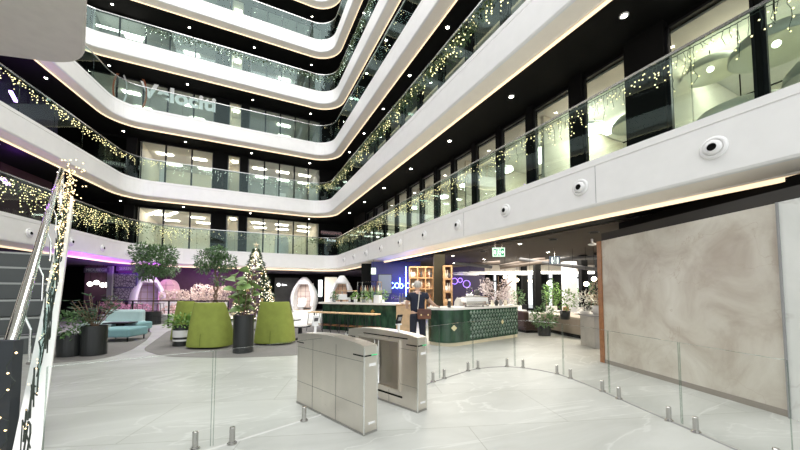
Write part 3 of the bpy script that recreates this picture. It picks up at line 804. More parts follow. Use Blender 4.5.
# ------------------------------------------------------------------ green lounge chairs
def lounge_chair(loc, rz, label):
    t = thing('lounge_chair', label, 'armchair', loc, rz, 'green high-back lounge chairs')
    # wrap-around shell, open towards local +y
    n = 28; m = 12; vs = []
    def prof(th, z):   # superellipse plan
        k = z/1.13; rx = .62-.16*k**1.3; ry = .50-.15*k**1.2
        c_, s_ = cos(th), sin(th); p_ = 2.9
        r = (abs(c_)**p_+abs(s_)**p_)**(-1/p_)
        return rx*r*c_, ry*r*s_
    a0, a1 = radians(180-22), radians(360+22)
    for layer in (0, 1):
        for j in range(m+1):
            for i in range(n+1):
                th = a0+(a1-a0)*i/n
                side = abs((i/n)-.5)*2
                top = 1.13-.62*max(0, (side-.66)/.34)**1.4
                z = .05+(top-.05)*j/m; x, y = prof(th, min(z, 1.13))
                f_ = 1-.17*layer; vs.append((x*f_, y*f_, z if not layer else z-.0))
    fs = []; K = (n+1)*(m+1); q = lambda l, j, i: l*K+j*(n+1)+i
    for j in range(m):
        for i in range(n):
            fs.append((q(0, j, i), q(0, j, i+1), q(0, j+1, i+1), q(0, j+1, i)))
            fs.append((q(1, j, i), q(1, j+1, i), q(1, j+1, i+1), q(1, j, i+1)))
    for i in range(n):
        fs.append((q(0, m, i), q(0, m, i+1), q(1, m, i+1), q(1, m, i))); fs.append((q(0, 0, i), q(1, 0, i), q(1, 0, i+1), q(0, 0, i+1)))
    for j in range(m):
        fs.append((q(0, j, 0), q(0, j+1, 0), q(1, j+1, 0), q(1, j, 0))); fs.append((q(0, j, n), q(1, j, n), q(1, j+1, n), q(0, j+1, n)))
    obj('shell', MB().add(vs, fs), GREENF, t, smooth=True, bev=.02)
    obj('seat_cushion', MB().box((0, .08, .33), (.92, .74, .2)), GREENF, t, bev=.05)
    obj('back_cushion', MB().box((0, -.25, .66), (.82, .14, .5)), GREENF, t, bev=.05)
    s = MB(); s.tube([(0, -.515, .08), (0, -.508, .25), (0, -.49, .38)], .006, 4); obj('seam', s, mat('seam_olive', (.10, .14, .02), .8), t)
    obj('base', MB().cyl((0, 0, 0), .36, .05, 20), BLACKM, t)
    return t
lc = lounge_chair((-.66, 10.35, 0), radians(-28), 'olive green high-back lounge chair left of the tall black plant pot, seen from behind')
lc.scale = (.90, .95, 1.08)
o_ = dup(lc, (.98, 10.25, 0), radians(-22), 'olive green high-back lounge chair right of the tall black plant pot')
o_ = dup(lc, (-1.32, 12.0, 0), radians(-60), 'olive green lounge chair half hidden behind the leftmost front lounge chair')

# ------------------------------------------------------------------ planters
def round_pot(t, r, h, m=POTB, r1=None, bands=None):
    r1 = r1 or r
    obj('pot', MB().lathe([(0, 0), (r*.97, 0), (r, .02), (r1, h), (r1*.9, h), (r1*.88, h-.06)], n=32), m, t, smooth=False)
    obj('soil', MB().cyl((0, 0, h-.07), r1*.89, .02, 24), SOIL, t)
    if bands:
        for z0, z1_, mm in bands: obj('band', MB().lathe([(r*1.012, z0), (r*1.012, z1_)], n=32), mm, t, smooth=True)
def big_leaf(mb, p, d, L, W):
    d = Vector(d).normalized(); a_ = d.cross(Vector((0, 0, 1)))
    if a_.length < .05: a_ = Vector((1, 0, 0))
    a_.normalize(); a_.rotate(Matrix.Rotation(random.uniform(-1.1, 1.1), 3, d)); n = a_.cross(d)
    n = n if n.z > 0 else -n
    rows = [(0, .04), (.2, .55), (.45, .95), (.7, 1), (.88, .65), (1, .05)]; vs = []
    for u, w_ in rows:
        c_ = Vector(p)+d*L*u-Vector((0, 0, 1))*L*.35*u*u
        vs += [c_-a_*W/2*w_+n*W*.10*w_, c_-n*.0, c_+a_*W/2*w_+n*W*.10*w_]
    fs = []
    for i in range(len(rows)-1):
        for j in (0, 1): fs.append((i*3+j, i*3+j+1, (i+1)*3+j+1, (i+1)*3+j))
    mb.add(vs, fs)
# tall pot with fiddle leaf fig
q = G(243, 353); t = thing('potted_fig', 'large-leaved fig in a tall cylindrical black pot between the two green chairs', 'potted plant', (q.x, q.y+.1, 0))
round_pot(t, .235, .93)
stems = MB(); lv = MB()
for s_ in range(5):
    th = s_*1.7; top = Vector((cos(th)*.22, sin(th)*.22, 1.70+.09*s_)); pts = [Vector((cos(th)*.05, sin(th)*.05, .86)).lerp(top, k/5)+Vector((random.uniform(-.02, .02), 0, 0)) for k in range(6)]
    pts[-1] = top; stems.tube(pts, .012, 6)
    for k in range(8):
        p_ = pts[0].lerp(pts[-1], .15+.85*k/7); ph = random.uniform(0, 6.28); big_leaf(lv, p_, (cos(ph), sin(ph), random.uniform(.1, .9)), random.uniform(.30, .44), random.uniform(.19, .28))
obj('stem', stems, BARK, t); x = obj('leaves', lv, mat('fig_leaf', (.20, .31, .10), .35, var=.35, vscale=6), t, smooth=True); x['kind'] = 'stuff'
# fern in a banded pot
q = G(181.5, 346); t = thing('potted_fern', 'bushy light green fern in a white and black banded pot beside the green chair', 'potted plant', (q.x, q.y+.1, 0))
round_pot(t, .23, .56, POTB, bands=[(.14, .19, WPLAST), (.25, .44, WPLAST)])
lv = MB()
for _ in range(320):
    ph = random.uniform(0, 6.28); el = random.uniform(.1, 1.2); d = Vector((cos(ph)*cos(el), sin(ph)*cos(el), sin(el)))
    p_ = Vector((0, 0, .52))+d*random.uniform(.1, .42)*Vector((1, 1, 1)).length/1.73; lv.leaf(p_, d+Vector((0, 0, -.5)), .12, .05)
x = obj('fronds', lv, LEAF2, t); x['kind'] = 'stuff'
# left black planters
q = G(67, 357); t = thing('planter', 'short black planter with low bushy shrub against the white stair side', 'potted plant', (q.x, q.y+.15, 0))
round_pot(t, .24, .5); x = obj('foliage', MB().foliage((0, 0, .72), (.36, .36, .34), 420, .12, .055), LEAF, t); x['kind'] = 'stuff'
q = G(91, 356); t = thing('planter', 'wider black planter with a long-leaved spreading plant beside the teal sofa', 'potted plant', (q.x, q.y+.15, 0))
round_pot(t, .245, .70); stems = MB(); lv = MB()
for s_ in range(16):
    th = s_*2.4; d = Vector((cos(th)*.42, sin(th)*.42, .55+.25*(s_ % 3)/2)); p0 = Vector((0, 0, .62)); pts = [p0+d*(k/4) for k in range(5)]; stems.tube(pts, .008, 5)
    for k in range(8): ph = random.uniform(0, 6.28); lv.leaf(p0+d*random.uniform(.3, 1.05), Vector((cos(ph), sin(ph), random.uniform(-.2, .5))), .20, .05)
obj('stem', stems, BARK, t); x = obj('leaves', lv, LEAFD, t); x['kind'] = 'stuff'

# teal modular sofas
def sofa_block(loc, d, rz, label, back=None, m=TEAL):
    t = thing('sofa_module', label, 'sofa', loc, rz, 'teal sofa modules')
    obj('seat', MB().box((0, 0, .27), (d[0], d[1], .26)), m, t, bev=.05)
    if back: obj('backrest', MB().box(back[0], back[1]), TEALL, t, bev=.08)
    for sx in (-1, 1):
        for sy in (-1, 1): obj('leg', MB().cyl((sx*(d[0]/2-.08), sy*(d[1]/2-.08), 0), .02, .15, 8), BLACKM, t)
    return t
rz = radians(-20)
q = G(113, 343); sofa_block((q.x+.05, q.y+.55, 0), (1.0, .9, 0), rz, 'teal fabric sofa module nearest the black planters')
q = G(126, 335); sofa_block((q.x+.05, q.y+.5, 0), (.85, .9, 0), rz, 'teal fabric sofa module at the right end of the row')
q = G(100, 336); sofa_block((q.x+.1, q.y+1.0, 0), (1.7, .9, 0), rz, 'pale teal sofa with rounded backrest behind the black planters', back=((.15, .35, .58), (1.3, .25, .5)), m=TEALL)
q = G(116, 337); t = thing('side_table', 'low flat black side table between the teal sofa modules', 'table', (q.x, q.y+.4, 0), rz)
obj('table_top', MB().box((0, 0, .44), (.8, .5, .04)), BLACKM, t, bev=.01); obj('base', MB().box((0, 0, .21), (.08, .3, .42)), BLACKM, t)

# round black low table right of the chairs
q = at(301, 10.4); t = thing('coffee_table', 'round black low table with pedestal right of the green chairs', 'table', q)
obj('table_top', MB().cyl((0, 0, .40), .33, .035, 28), BLACKM, t); obj('pedestal', MB().lathe([(.2, 0), (.19, .02), (.07, .06), (.06, .40)], n=20), BLACKM, t, smooth=True)
q = at(293, 11.6); t = thing('coffee_table', 'second black low table behind the right green chair', 'table', q)
obj('table_top', MB().cyl((0, 0, .50), .3, .04, 28), BLACKM, t); obj('pedestal', MB().cyl((0, 0, 0), .06, .5, 16), BLACKM, t)

# railing behind the seating
t = thing('metal_railing', 'dark metal railing with thin bars behind the lounge seating', 'railing')
def RP(px): return at(px, 14.3)
pa, pb, pc_ = RP(98), RP(170), RP(229)
for p_ in (pa, pb, pc_, (pa+pb)/2): obj('post', MB().box((p_.x, p_.y, .55), (.06, .06, 1.1)), BLACKM, t)
obj('top_rail', MB().box(((pa+pc_).x/2, (pa+pc_).y/2, 1.11), ((pc_-pa).length, .07, .05), atan2((pc_-pa).y, (pc_-pa).x)), BLACKM, t)
for z in (.2, .45, .70): obj('bar', MB().box(((pa+pc_).x/2, (pa+pc_).y/2, z), ((pc_-pa).length, .015, .015), atan2((pc_-pa).y, (pc_-pa).x)), BLACKM, t)
# stools behind the railing
def bar_stool(loc, rz, label, group, seat=WOODP, H_=.75, legm=BLACKM):
    t = thing('bar_stool', label, 'stool', loc, rz, group)
    obj('seat', MB().box((0, 0, H_), (.36, .36, .05)), seat, t, bev=.015)
    for sx in (-1, 1):
        for sy in (-1, 1): obj('leg', MB().tube([(sx*.20, sy*.20, 0), (sx*.14, sy*.14, H_-.02)], .012, 6), legm, t)
    r = MB()
    for a_, b_ in (((-1, -1), (1, -1)), ((1, -1), (1, 1)), ((1, 1), (-1, 1)), ((-1, 1), (-1, -1))): r.tube([(a_[0]*.18, a_[1]*.18, .26), (b_[0]*.18, b_[1]*.18, .26)], .009, 6)
    obj('footrest', r, WOODR if seat is WOODP else legm, t)
    return t
s0 = bar_stool(at(138, 15.6), YAW*-1, 'dark high stool behind the railing, left of the post', 'dark stools behind the railing', seat=GREYM, H_=.95)
dup(s0, at(160, 15.8), -.3, 'dark high stool behind the railing, beside its middle post')

# ------------------------------------------------------------------ indoor trees
def indoor_tree(loc, label, crown, trunk, n, L=.16, w=.07, potr=.35):
    t = thing('indoor_tree', label, 'tree', loc)
    round_pot(t, potr, .6)
    tm = MB()
    for tr in trunk: tm.tube(tr[0], tr[1], 8, rs=[tr[1]*(1-.6*i/(len(tr[0])-1)) for i in range(len(tr[0]))])
    obj('trunk', tm, BARK, t, smooth=True)
    lv = MB()
    for c_, R_, k_ in crown: lv.foliage(c_, R_, int(n*k_), L, w, shell=.25)
    x = obj('foliage', lv, LEAF, t); x['kind'] = 'stuff'
    return t
q = at(154, 15.2)
indoor_tree(q, 'round-crowned ficus tree with thin straight trunk, the left one of the pair', [((0, 0, 2.95), (.84, .8, .75), 1), ((-.45, 0, 3.35), (.5, .5, .4), .25), ((.45, 0, 3.3), (.45, .45, .4), .25), ((.55, .0, 2.6), (.45, .45, .4), .2), ((-.3, 0, 2.4), (.45, .45, .35), .2)],
            [([(0, 0, .5), (.02, 0, 1.2), (.0, .02, 1.9), (.02, 0, 2.8)], .04), ([(0, 0, 2.0), (-.3, 0, 2.5), (-.5, 0, 3.0)], .025), ([(0, 0, 2.1), (.3, .1, 2.6), (.5, 0, 3.0)], .025)], 1500)
q = at(216, 16.2)
indoor_tree(q, 'ficus tree with twisted trunk and open crown near the fir', [((-.35, 0, 3.1), (.6, .5, .5), .5), ((.35, 0, 3.0), (.6, .5, .45), .5), ((0, 0, 3.45), (.5, .5, .35), .3), ((-.55, 0, 2.7), (.35, .35, .3), .15), ((.1, 0, 2.2), (.3, .3, .4), .08)],
            [([(0, 0, .5), (.12, 0, .9), (-.05, 0, 1.3), (.1, 0, 1.7), (0, 0, 2.2), (-.1, 0, 3.0)], .07), ([(0, 0, .5), (-.12, 0, .9), (.08, 0, 1.3), (-.08, 0, 1.7), (.1, 0, 2.2), (.4, 0, 2.9)], .06)], 1300)

# ------------------------------------------------------------------ Christmas tree
q = at(255.5, 13.6); t = thing('christmas_tree', 'tall decorated fir with pale and gold baubles behind the green chairs', 'christmas tree', q)
lv = MB(); HT = 3.42
for _ in range(5200):
    u = random.random()**1.35; z = .35+u*(HT-.45); r = .93*(1-u)**.85*random.uniform(.55, 1.02)+.03
    th = random.uniform(0, 6.28); r *= 1+.10*sin(z*19)
    lv.leaf(Vector((r*cos(th), r*sin(th), z)), Vector((cos(th), sin(th), random.uniform(-.55, .15))), .13, .035)
x = obj('branches', lv, mat('fir_green', (.045, .085, .035), .6, var=.4, vscale=9), t); x['kind'] = 'stuff'
obj('trunk', MB().cyl((0, 0, 0), .06, 3.2, 8, r1=.015), BARK, t); obj('stand', MB().cyl((0, 0, 0), .3, .3, 20), WPLAST, t)
bmats = [mat('bauble_champagne', (.80, .70, .48), .3, .4), mat('bauble_white', (.86, .84, .78), .35), mat('bauble_gold', (.72, .55, .25), .25, .7)]
b0_ = None
for i in range(99):
    u = (i+.5)/99; u = 1-sqrt(1-u*.985); z = .45+u*(HT-.55); r = .94*(1-u)**.85+.02; th = i*2.399
    o_ = obj('bauble', MB().sph((r*cos(th), r*sin(th), z), random.uniform(.045, .068), 12, 8), bmats[i % 3], t, smooth=True)
bu = MB()
for i in range(560):
    u = random.random()**1.3; z = .45+u*(HT-.55); r = .88*(1-u)**.85+.02; th = random.uniform(0, 6.28); bu.octa((r*cos(th), r*sin(th), z), random.uniform(.012, .024))
x = obj('tree_lights', bu, mat('tree_light_glow', (1, .9, .65), .5, emit=3.5, ecol=(1, .9, .66)), t); x['kind'] = 'stuff'
sm = MB(); 
for i in range(5):
    a_ = pi/2+i*2*pi/5; sm.add([(0, -.02, HT+.06), (.05*cos(a_-.6), 0, HT+.06+.05*sin(a_-.6)), (.14*cos(a_), 0, HT+.06+.14*sin(a_)), (.05*cos(a_+.6), 0, HT+.06+.05*sin(a_+.6))], [(0, 1, 2, 3)])
obj('star', sm, bmats[0], t, solid=.03)

# ------------------------------------------------------------------ egg pods
def egg_pod(loc, rz, label, w=1.05, h=2.7, inner=(.75, .45, .34), chair=True, m=WPLAST):
    t = thing('egg_pod', label, 'seating pod', loc, rz, None)     # opening towards local -y
    prof = [(0, .78), (.10, .86), (.25, .97), (.40, 1.0), (.56, .91), (.70, .75), (.83, .53), (.93, .32), (1.0, .12)]
    def R(u):
        for i in range(len(prof)-1):
            if u <= prof[i+1][0]:
                f = (u-prof[i][0])/(prof[i+1][0]-prof[i][0]); return (prof[i][1]*(1-f)+prof[i+1][1]*f)*w
        return 0
    n = 40; mm = 26; vs = []; fs = []
    for j in range(mm+1):
        for i in range(n): th = 2*pi*i/n; r = max(.02, R(j/mm)); vs.append((r*cos(th), r*sin(th)*.9, h*j/mm))
    for j in range(mm):
        for i in range(n):
            th = 2*pi*(i+.5)/n; r = R((j+.5)/mm); x = r*cos(th); y = r*sin(th); z = h*(j+.5)/mm
            ow = .68*w*(1-max(0, (z/h-.35))**2*2.0)
            if y < 0 and abs(x) < ow and .04*h < z < .82*h: continue
            fs.append((j*n+i, j*n+(i+1) % n, (j+1)*n+(i+1) % n, (j+1)*n+i))
    obj('shell', MB().add(vs, fs), m, t, smooth=True, solid=.12)
    obj('floor_pad', MB().cyl((0, 0, .02), .66*w, .12, 28), mat('pod_floor', (.5, .36, .26), .6), t)
    im = mat('pod_lining_%d' % int(inner[0]*100), inner, .7)
    b = MB(); b.box((0, .35*w, h*.47), (1.25*w, .03, h*.72)); obj('lining', b, im, t)
    g = MB()
    for x in (-.36*w, 0, .36*w): g.box((x, .33*w, h*.47), (.03, .03, h*.72))
    for z in (.30, .45, .60, .75): g.box((0, .33*w, h*z), (1.25*w, .03, .03))
    obj('lattice', g, mat('lattice_mauve', (.30, .20, .19), .6), t)
    return t
egg_pod(at(304.5, 25.2), -radians(26), 'large white egg-shaped pod with latticed interior and white chair at the back wall', 1.0, 2.62, inner=(.66, .55, .50))
q = at(302, 24.8); t = thing('tub_chair', 'small white chair inside the large egg pod', 'chair', (q.x, q.y, .14), -radians(26))
obj('seat', MB().box((0, 0, .32), (.55, .5, .2)), WPLAST, t, bev=.06); obj('backrest', MB().box((0, .2, .62), (.6, .14, .55)), WPLAST, t, bev=.06); obj('base', MB().cyl((0, 0, 0), .2, .24, 16), GREYM, t)
egg_pod(at(342, 20.5), -radians(26), 'white egg-shaped pod half hidden behind the bar counter', .75, 2.5, inner=(.75, .50, .35))
egg_pod(at(149, 18.3), radians(20), 'white pod lit violet behind the left ficus trunk', .80, 2.5, inner=(.45, .35, .5), m=mat('white_lilac', (.80, .72, .84), .4))
q = at(167, 19.0); t = thing('pink_booth', 'pink panelled arched booth door beside the violet pod', 'booth', q, -radians(20))
pts = [(-.5, 0), (.5, 0), (.5, 1.5)]+[(.5*cos(a_*pi/10), 1.5+.75*sin(a_*pi/10)) for a_ in range(1, 10)]+[(-.5, 1.5)]
mb = MB(); n = len(pts); mb.add([(x, -.05, z) for x, z in pts]+[(x, .5, z) for x, z in pts], [tuple(range(n)), tuple(range(2*n-1, n-1, -1))]+[(i, i+n, (i+1) % n+n, (i+1) % n) for i in range(n)])
obj('body', mb, mat('booth_pink', (.62, .38, .40), .6), t)
g = MB()
for z in (.5, 1.0, 1.5, 1.9): g.box((0, -.06, z), (.9, .02, .03))
g.box((0, -.06, 1.1), (.03, .02, 2.0)); obj('panel_bars', g, mat('booth_dark_pink', (.35, .2, .24), .6), t)
# pink flower planters
def flower_bed(loc, rz, label, W_, H0, H1, n=700, m=PINK, bloom='pink'):
    t = thing('flower_planter', label, 'planter', loc, rz, None)
    obj('planter_box', MB().box((0, 0, H0/2), (W_, .5, H0)), WPLAST, t)
    mb = MB()
    for k in range(int(W_/.45)+1):
        mb.foliage((-W_/2+.2+k*.45, 0, (H0+H1)/2+random.uniform(-.1, .12)), (.36, .34, (H1-H0)/2), int(n/(W_/.45)), .09, .07, shell=.6)
    x = obj('blossom', mb, m, t); x['kind'] = 'stuff'
    return t
flower_bed(at(178, 18.2), -YAW, 'low pink blossom bush planter right of the pink booth', 1.6, 1.0, 1.66, 1300)
flower_bed(at(211, 17.6), -YAW, 'taller pink blossom planter against the purple wall', 1.7, .95, 1.85, 1500)
flower_bed(at(124, 17.0), -YAW, 'mixed pink flower planter below the patterned screen', 1.8, .35, .95, 1200, mat('mauve_blossom', (.60, .30, .42), .8, var=.5, vscale=6))
flower_bed(at(196, 16.6), -YAW, 'long pink and white flower planter behind the railing', 3.0, .35, .8, 1500, mat('rose_blossom', (.62, .42, .38), .8, var=.45, vscale=6))
t = thing('white_bench', 'white low bench glowing bright behind the dark railing', 'bench', at(196, 15.7), -YAW)
obj('seat', MB().box((0, 0, .42), (3.2, .5, .06)), WPLAST, t); obj('base', MB().box((0, .1, .2), (3.0, .3, .38)), WPLAST, t)

# ------------------------------------------------------------------ back and left walls on the ground floor
def facing(px0, px1, dep, z0, z1, m, name, th=.12, off=0):
    """a wall panel spanning two measured edges"""
    a_, b_ = at(px0, dep), at(px1, dep+off); d = b_-a_; ang = atan2(d.y, d.x); c_ = (a_+b_)/2
    return struct(name, MB().box((c_.x, c_.y, (z0+z1)/2), (d.length, th, z1-z0), ang), m)
PURP = mat('purple_wall', (.075, .03, .055), .7, var=.1)
struct('wall_purple', MB().box((-3.3, 24.6, 1.52), (9.2, .15, 3.04)), PURP)
struct('wall_black_back', MB().box((3.2, 29.4, 1.52), (12, .15, 3.04)), BLACK)
q = at(287, 27.3); struct('wall_slate', MB().box((q.x, q.y, 1.35), (1.9, .12, 2.7), -YAW*.4), mat('slate_panel', (.07, .068, .065), .6, var=.15, vscale=3))
t = thing('wall_sign', 'small white lettered sign with round mark on the slate wall beside the egg pod', 'sign', at(284.5, 27.05, 2.1), -YAW*.4)
obj('mark', MB().cyl((0, 0, 0), .14, .03, 16, M=Matrix.Translation((-.45, 0, 0))@Matrix.Rotation(pi/2, 4, 'X')), mat('sign_glow', (1, 1, 1), .5, emit=2), t)
obj('lettering', text_mesh('ılıoıı', .26, .01), MC['sign_glow'], t)
# narrow white light column by the pod
t = thing('light_column', 'tall narrow glowing white display beside the large egg pod', 'light', at(320.5, 26.6, .9))
obj('glow_panel', MB().box((0, 0, .9), (.28, .05, 1.35), -.4), mat('soft_white_glow', (.8, 1, .9), .5, emit=3.0, ecol=(.85, 1, .92)), t); obj('frame', MB().box((0, .06, .75), (.42, .06, 1.8), -.4), BLACKM, t)
# beige lit opening behind the bar's left end
facing(325, 337, 24, 0, 2.6, CREAM, 'wall_beige_niche')

# left: patterned screen with violet frame
q = at(125, 17.8); t = thing('patterned_screen', 'grey perforated screen in a violet frame beside the ficus crown', 'screen', q, -YAW)
pm = bpy.data.materials.new('voronoi_screen'); pm.use_nodes = True; nt = pm.node_tree; bb = nt.nodes['Principled BSDF']
vo = nt.nodes.new('ShaderNodeTexVoronoi'); vo.inputs['Scale'].default_value = 7; vo.feature = 'DISTANCE_TO_EDGE'; tc_ = nt.nodes.new('ShaderNodeTexCoord'); rp_ = nt.nodes.new('ShaderNodeValToRGB')
rp_.color_ramp.elements[0].position = .05; rp_.color_ramp.elements[0].color = (.10, .08, .12, 1); rp_.color_ramp.elements[1].position = .12; rp_.color_ramp.elements[1].color = (.45, .42, .45, 1)
nt.links.new(tc_.outputs['Object'], vo.inputs['Vector']); nt.links.new(vo.outputs['Distance'], rp_.inputs['Fac']); nt.links.new(rp_.outputs['Color'], bb.inputs['Base Color']); bb.inputs['Roughness'].default_value = .6
obj('perforated_panel', MB().box((0, 0, 1.75), (1.3, .05, 1.5)), pm, t)
f = MB()
for x in (-.69, .69): f.box((x, -.02, 1.3), (.08, .1, 2.6))
for z in (.98, 1.75, 2.52): f.box((0, -.02, z), (1.4, .08, .05))
obj('frame', f, mat('violet_frame', (.10, .08, .22), .4), t)
facing(50, 113, 19.4, 0, 3.02, BLACK, 'wall_dark_left')
struct('wall_pier_left', MB().box((at(113, 19).x, at(113, 19).y, 1.52), (.35, .3, 3.04), -YAW), BLACK)
facing(108, 113, 17.5, 0, 2.9, GREYM, 'trim_19', th=.1)
for i, (px, py, w_) in enumerate([(96, 270, 1.25), (125, 268.5, .9)]):
    t = thing('wall_sign', ['dim grey lettered sign over the dark left doorway', 'pale lettered sign above the patterned screen'][i], 'sign', at(px, 17.2, zz(py, 17.2)), -YAW)
    obj('sign_board', MB().box((0, .03, 0), (w_+.1, .04, .26)), GREYD, t); tm_ = text_mesh(['MIDUBEGII', 'SEREN'][i], .23, .005); obj('lettering', tm_, mat('sign_grey', (.30, .32, .28), .6, emit=.12), t)
def globe(loc, label, r=.13, z_top=3.02):
    t = thing('globe_pendant', label, 'pendant light', loc, 0, 'globe lamps in the dark left room')
    obj('globe', MB().sph((0, 0, 0), r, 16, 10), mat('globe_glow', (1, .95, .85), .5, emit=3), t, smooth=True); obj('cord', MB().tube([(0, 0, r), (0, 0, z_top-loc[2])], .008, 5), BLACK, t)
for i, (px, py) in enumerate([(90.5, 284), (97, 282.5), (103, 285), (107, 285)]): globe(at(px, 18.2, zz(py, 18.2)), 'small white globe lamp in the dark left room, %s of four' % ['leftmost', 'second from left', 'second from right', 'rightmost'][i])
# upper corner signs
def corner_sign(px, Y, z, txt, w_, label, lm):
    r = ray(px, CY); x = r.x/r.y*Y
    t = thing('wall_sign', label, 'sign', (x, Y, z))
    obj('sign_board', MB().box((0, .02, 0), (w_, .03, .34)), GREYD, t); obj('lettering', text_mesh(txt, .30, .006), lm, t)
    return t
SG = mat('sign_letter_glow', (.55, .6, .5), .5, emit=.3)
YS = YB+BOFF-.14
corner_sign(331, YS, ZL[1]+1.75, 'IBR ED', .0+1.3, 'faint lettered sign at the far corner of the second floor', SG)
corner_sign(331, YS, ZL[0]+2.0, 'MANGEPHO', 1.5, 'faint pinkish lettered sign at the far corner of the first floor', mat('sign_pinkish', (.5, .3, .3), .5, emit=.25))
t = thing('wall_sign', 'tiny white lettering under the pinkish sign on the first floor corner', 'sign', (ray(331, CY).x/ray(331, CY).y*YS, YS, ZL[0]+1.45)); obj('lettering', text_mesh('Lu.ma', .28, .006, .006), mat('sign_white', (.8, .8, .9), .5, emit=1), t)
for k, lab in ((1, 'grey lettered sign on the black wall above the second floor corner lights'), (0, 'dim lettered sign above the first floor corner doors')):
    q = at(121, 22.6) if k else at(126, 23.0)
    t = thing('wall_sign', lab, 'sign', (q.x, q.y, ZL[k+1]-1.65 if k else ZL[1]-1.45), radians(8)); obj('sign_board', MB().box((0, .03, 0), (2.1, .04, .36)), GREYD, t); obj('lettering', text_mesh('SHEKN HAO-DZEN', .28, .006), SG, t)
# company lettering on the third floor glass
xm = -4.2
t = thing('glass_lettering', 'large pale Velociti lettering on the third floor office glass', 'sign', (-3.75, YB+BOFF-.06, ZL[2]+2.1))
ld = text_mesh('Velociti', 1.34, .015, .045); obj('lettering', ld, mat('letter_silver_lifted', (.7, .7, .68), .4, emit=.28), t)  # weak emission brightens the letters, which are not a lit sign
sm = MB()
for i, tx in enumerate(['all the people', 'in one place', 'to get ahead']):
    q_ = text_mesh(tx, .0001, 0) if 0 else None
t = thing('glass_emblem', 'curved bracket emblem in rust and white on the glass left of the lettering', 'sign', (-6.55, YB+BOFF-.08, ZL[2]+1.85))
def arc(mb, cx, r, a0_, a1_, w_):
    n_ = 16; vs = []
    for i in range(n_+1):
        a_ = a0_+(a1_-a0_)*i/n_
        for rr in (r-w_/2, r+w_/2): vs += [(cx+rr*cos(a_)*.45, -.01, rr*sin(a_)), (cx+rr*cos(a_)*.45, .02, rr*sin(a_))]
    fs = []
    for i in range(n_):
        k_ = i*4; fs += [(k_, k_+4, k_+6, k_+2), (k_+1, k_+3, k_+7, k_+5), (k_, k_+1, k_+5, k_+4), (k_+2, k_+6, k_+7, k_+3)]
    return mb.add(vs, fs)
RUST = mat('rust_red', (.40, .13, .06), .5)
obj('left_bracket', arc(MB(), -.05, 1.25, radians(120), radians(240), .2), RUST, t)
obj('right_bracket', arc(MB(), .45, 1.25, radians(-60), radians(60), .2), RUST, t)
obj('white_curve', arc(MB(), -.5, 1.2, radians(-50), radians(50), .16), WPLAST, t)

# wooden pelmet screens at the fourth floor left
for i, (x, z) in enumerate([(-7.3, ZL[3]+2.1), (-7.3, ZL[3]+1.2)]):
    o_ = obj('linear_light', MB().box((0, 0, 0), (2.6, .12, .08)), mat('linear_glow', (1, .97, .9), .5, emit=5), None); o_.location = (x+.2, YB+BOFF+.6, z)
    tag(o_, ['upper', 'lower'][i]+' long linear light behind the fourth floor corner glass', 'light', 'linear lights in the fourth floor corner')
for i, (px, py) in enumerate([(117, 213), (139, 215)]):
    r = ray(px, py); q = r*(26.4/r.y); q.x = max(q.x, -5.2+.9*i); q.z = ZL[1]-1.16; o_ = obj('linear_light', MB().box((0, 0, 0), (.16, 2.0, .06), .5), MC['linear_glow'], None); o_.location = (q.x, q.y, q.z)
    tag(o_, ['left', 'right'][i]+' slanting linear light behind the first floor corner glass', 'light', 'linear lights in the first floor corner')

# ------------------------------------------------------------------ bar counters
def tilemat():
    m = bpy.data.materials.new('green_glazed_tile'); m.use_nodes = True; nt = m.node_tree; b = nt.nodes['Principled BSDF']; L = nt.links.new
    tc = nt.nodes.new('ShaderNodeTexCoord'); n = nt.nodes.new('ShaderNodeTexNoise'); n.inputs['Scale'].default_value = 5
    mp = nt.nodes.new('ShaderNodeMapping'); mp.inputs['Scale'].default_value = (1, 1, .5)
    L(tc.outputs['Object'], mp.inputs[0]); L(mp.outputs[0], n.inputs['Vector'])
    r = nt.nodes.new('ShaderNodeValToRGB'); r.color_ramp.elements[0].position = .35; r.color_ramp.elements[0].color = (.010, .036, .022, 1); r.color_ramp.elements[1].position = .7; r.color_ramp.elements[1].color = (.035, .10, .055, 1)
    L(n.outputs['Fac'], r.inputs['Fac']); L(r.outputs[0], b.inputs['Base Color']); b.inputs['Roughness'].default_value = .15
    w = nt.nodes.new('ShaderNodeTexWave'); w.inputs['Scale'].default_value = 9; w.bands_direction = 'Z'; bp = nt.nodes.new('ShaderNodeBump'); bp.inputs['Strength'].default_value = .25; bp.inputs['Distance'].default_value = .01
    L(tc.outputs['Object'], w.inputs['Vector']); L(w.outputs['Fac'], bp.inputs['Height']); L(bp.outputs[0], b.inputs['Normal']); MC['tile'] = m; return m
TILE = tilemat()
DIAM = mat('glazed_green_relief', (.20, .28, .22), .12, var=.3, vscale=5)
COUNT = mat('counter_white', (.85, .84, .80), .2)
BR = mat('brass', (.75, .55, .28), .25, 1)
# near island
near_poly = [(5.25, 8.45), (4.85, 8.1), (5.02, 7.55), (5.35, 7.42), (8.45, 8.08), (8.62, 8.35), (8.5, 9.0)]
np_ = smooth_poly(near_poly, .28)
t = thing('bar_counter', 'near green tiled coffee counter with rounded corner, patterned front and white top', 'counter', (0, 0, 0))
obj('body', MB().prism(np_, .10, 1.0), TILE, t)
def inset(poly, d):
    c_ = Vector((sum(p[0] for p in poly)/len(poly), sum(p[1] for p in poly)/len(poly)))
    return [tuple(Vector(p)+(c_-Vector(p)).normalized()*d) for p in poly]
obj('plinth', MB().prism(inset(np_, .04), 0, .10), mat('plinth_cream', (.75, .68, .5), .35), t)
obj('counter_top', MB().prism(inset(np_, -.05), 1.0, 1.06), COUNT, t)
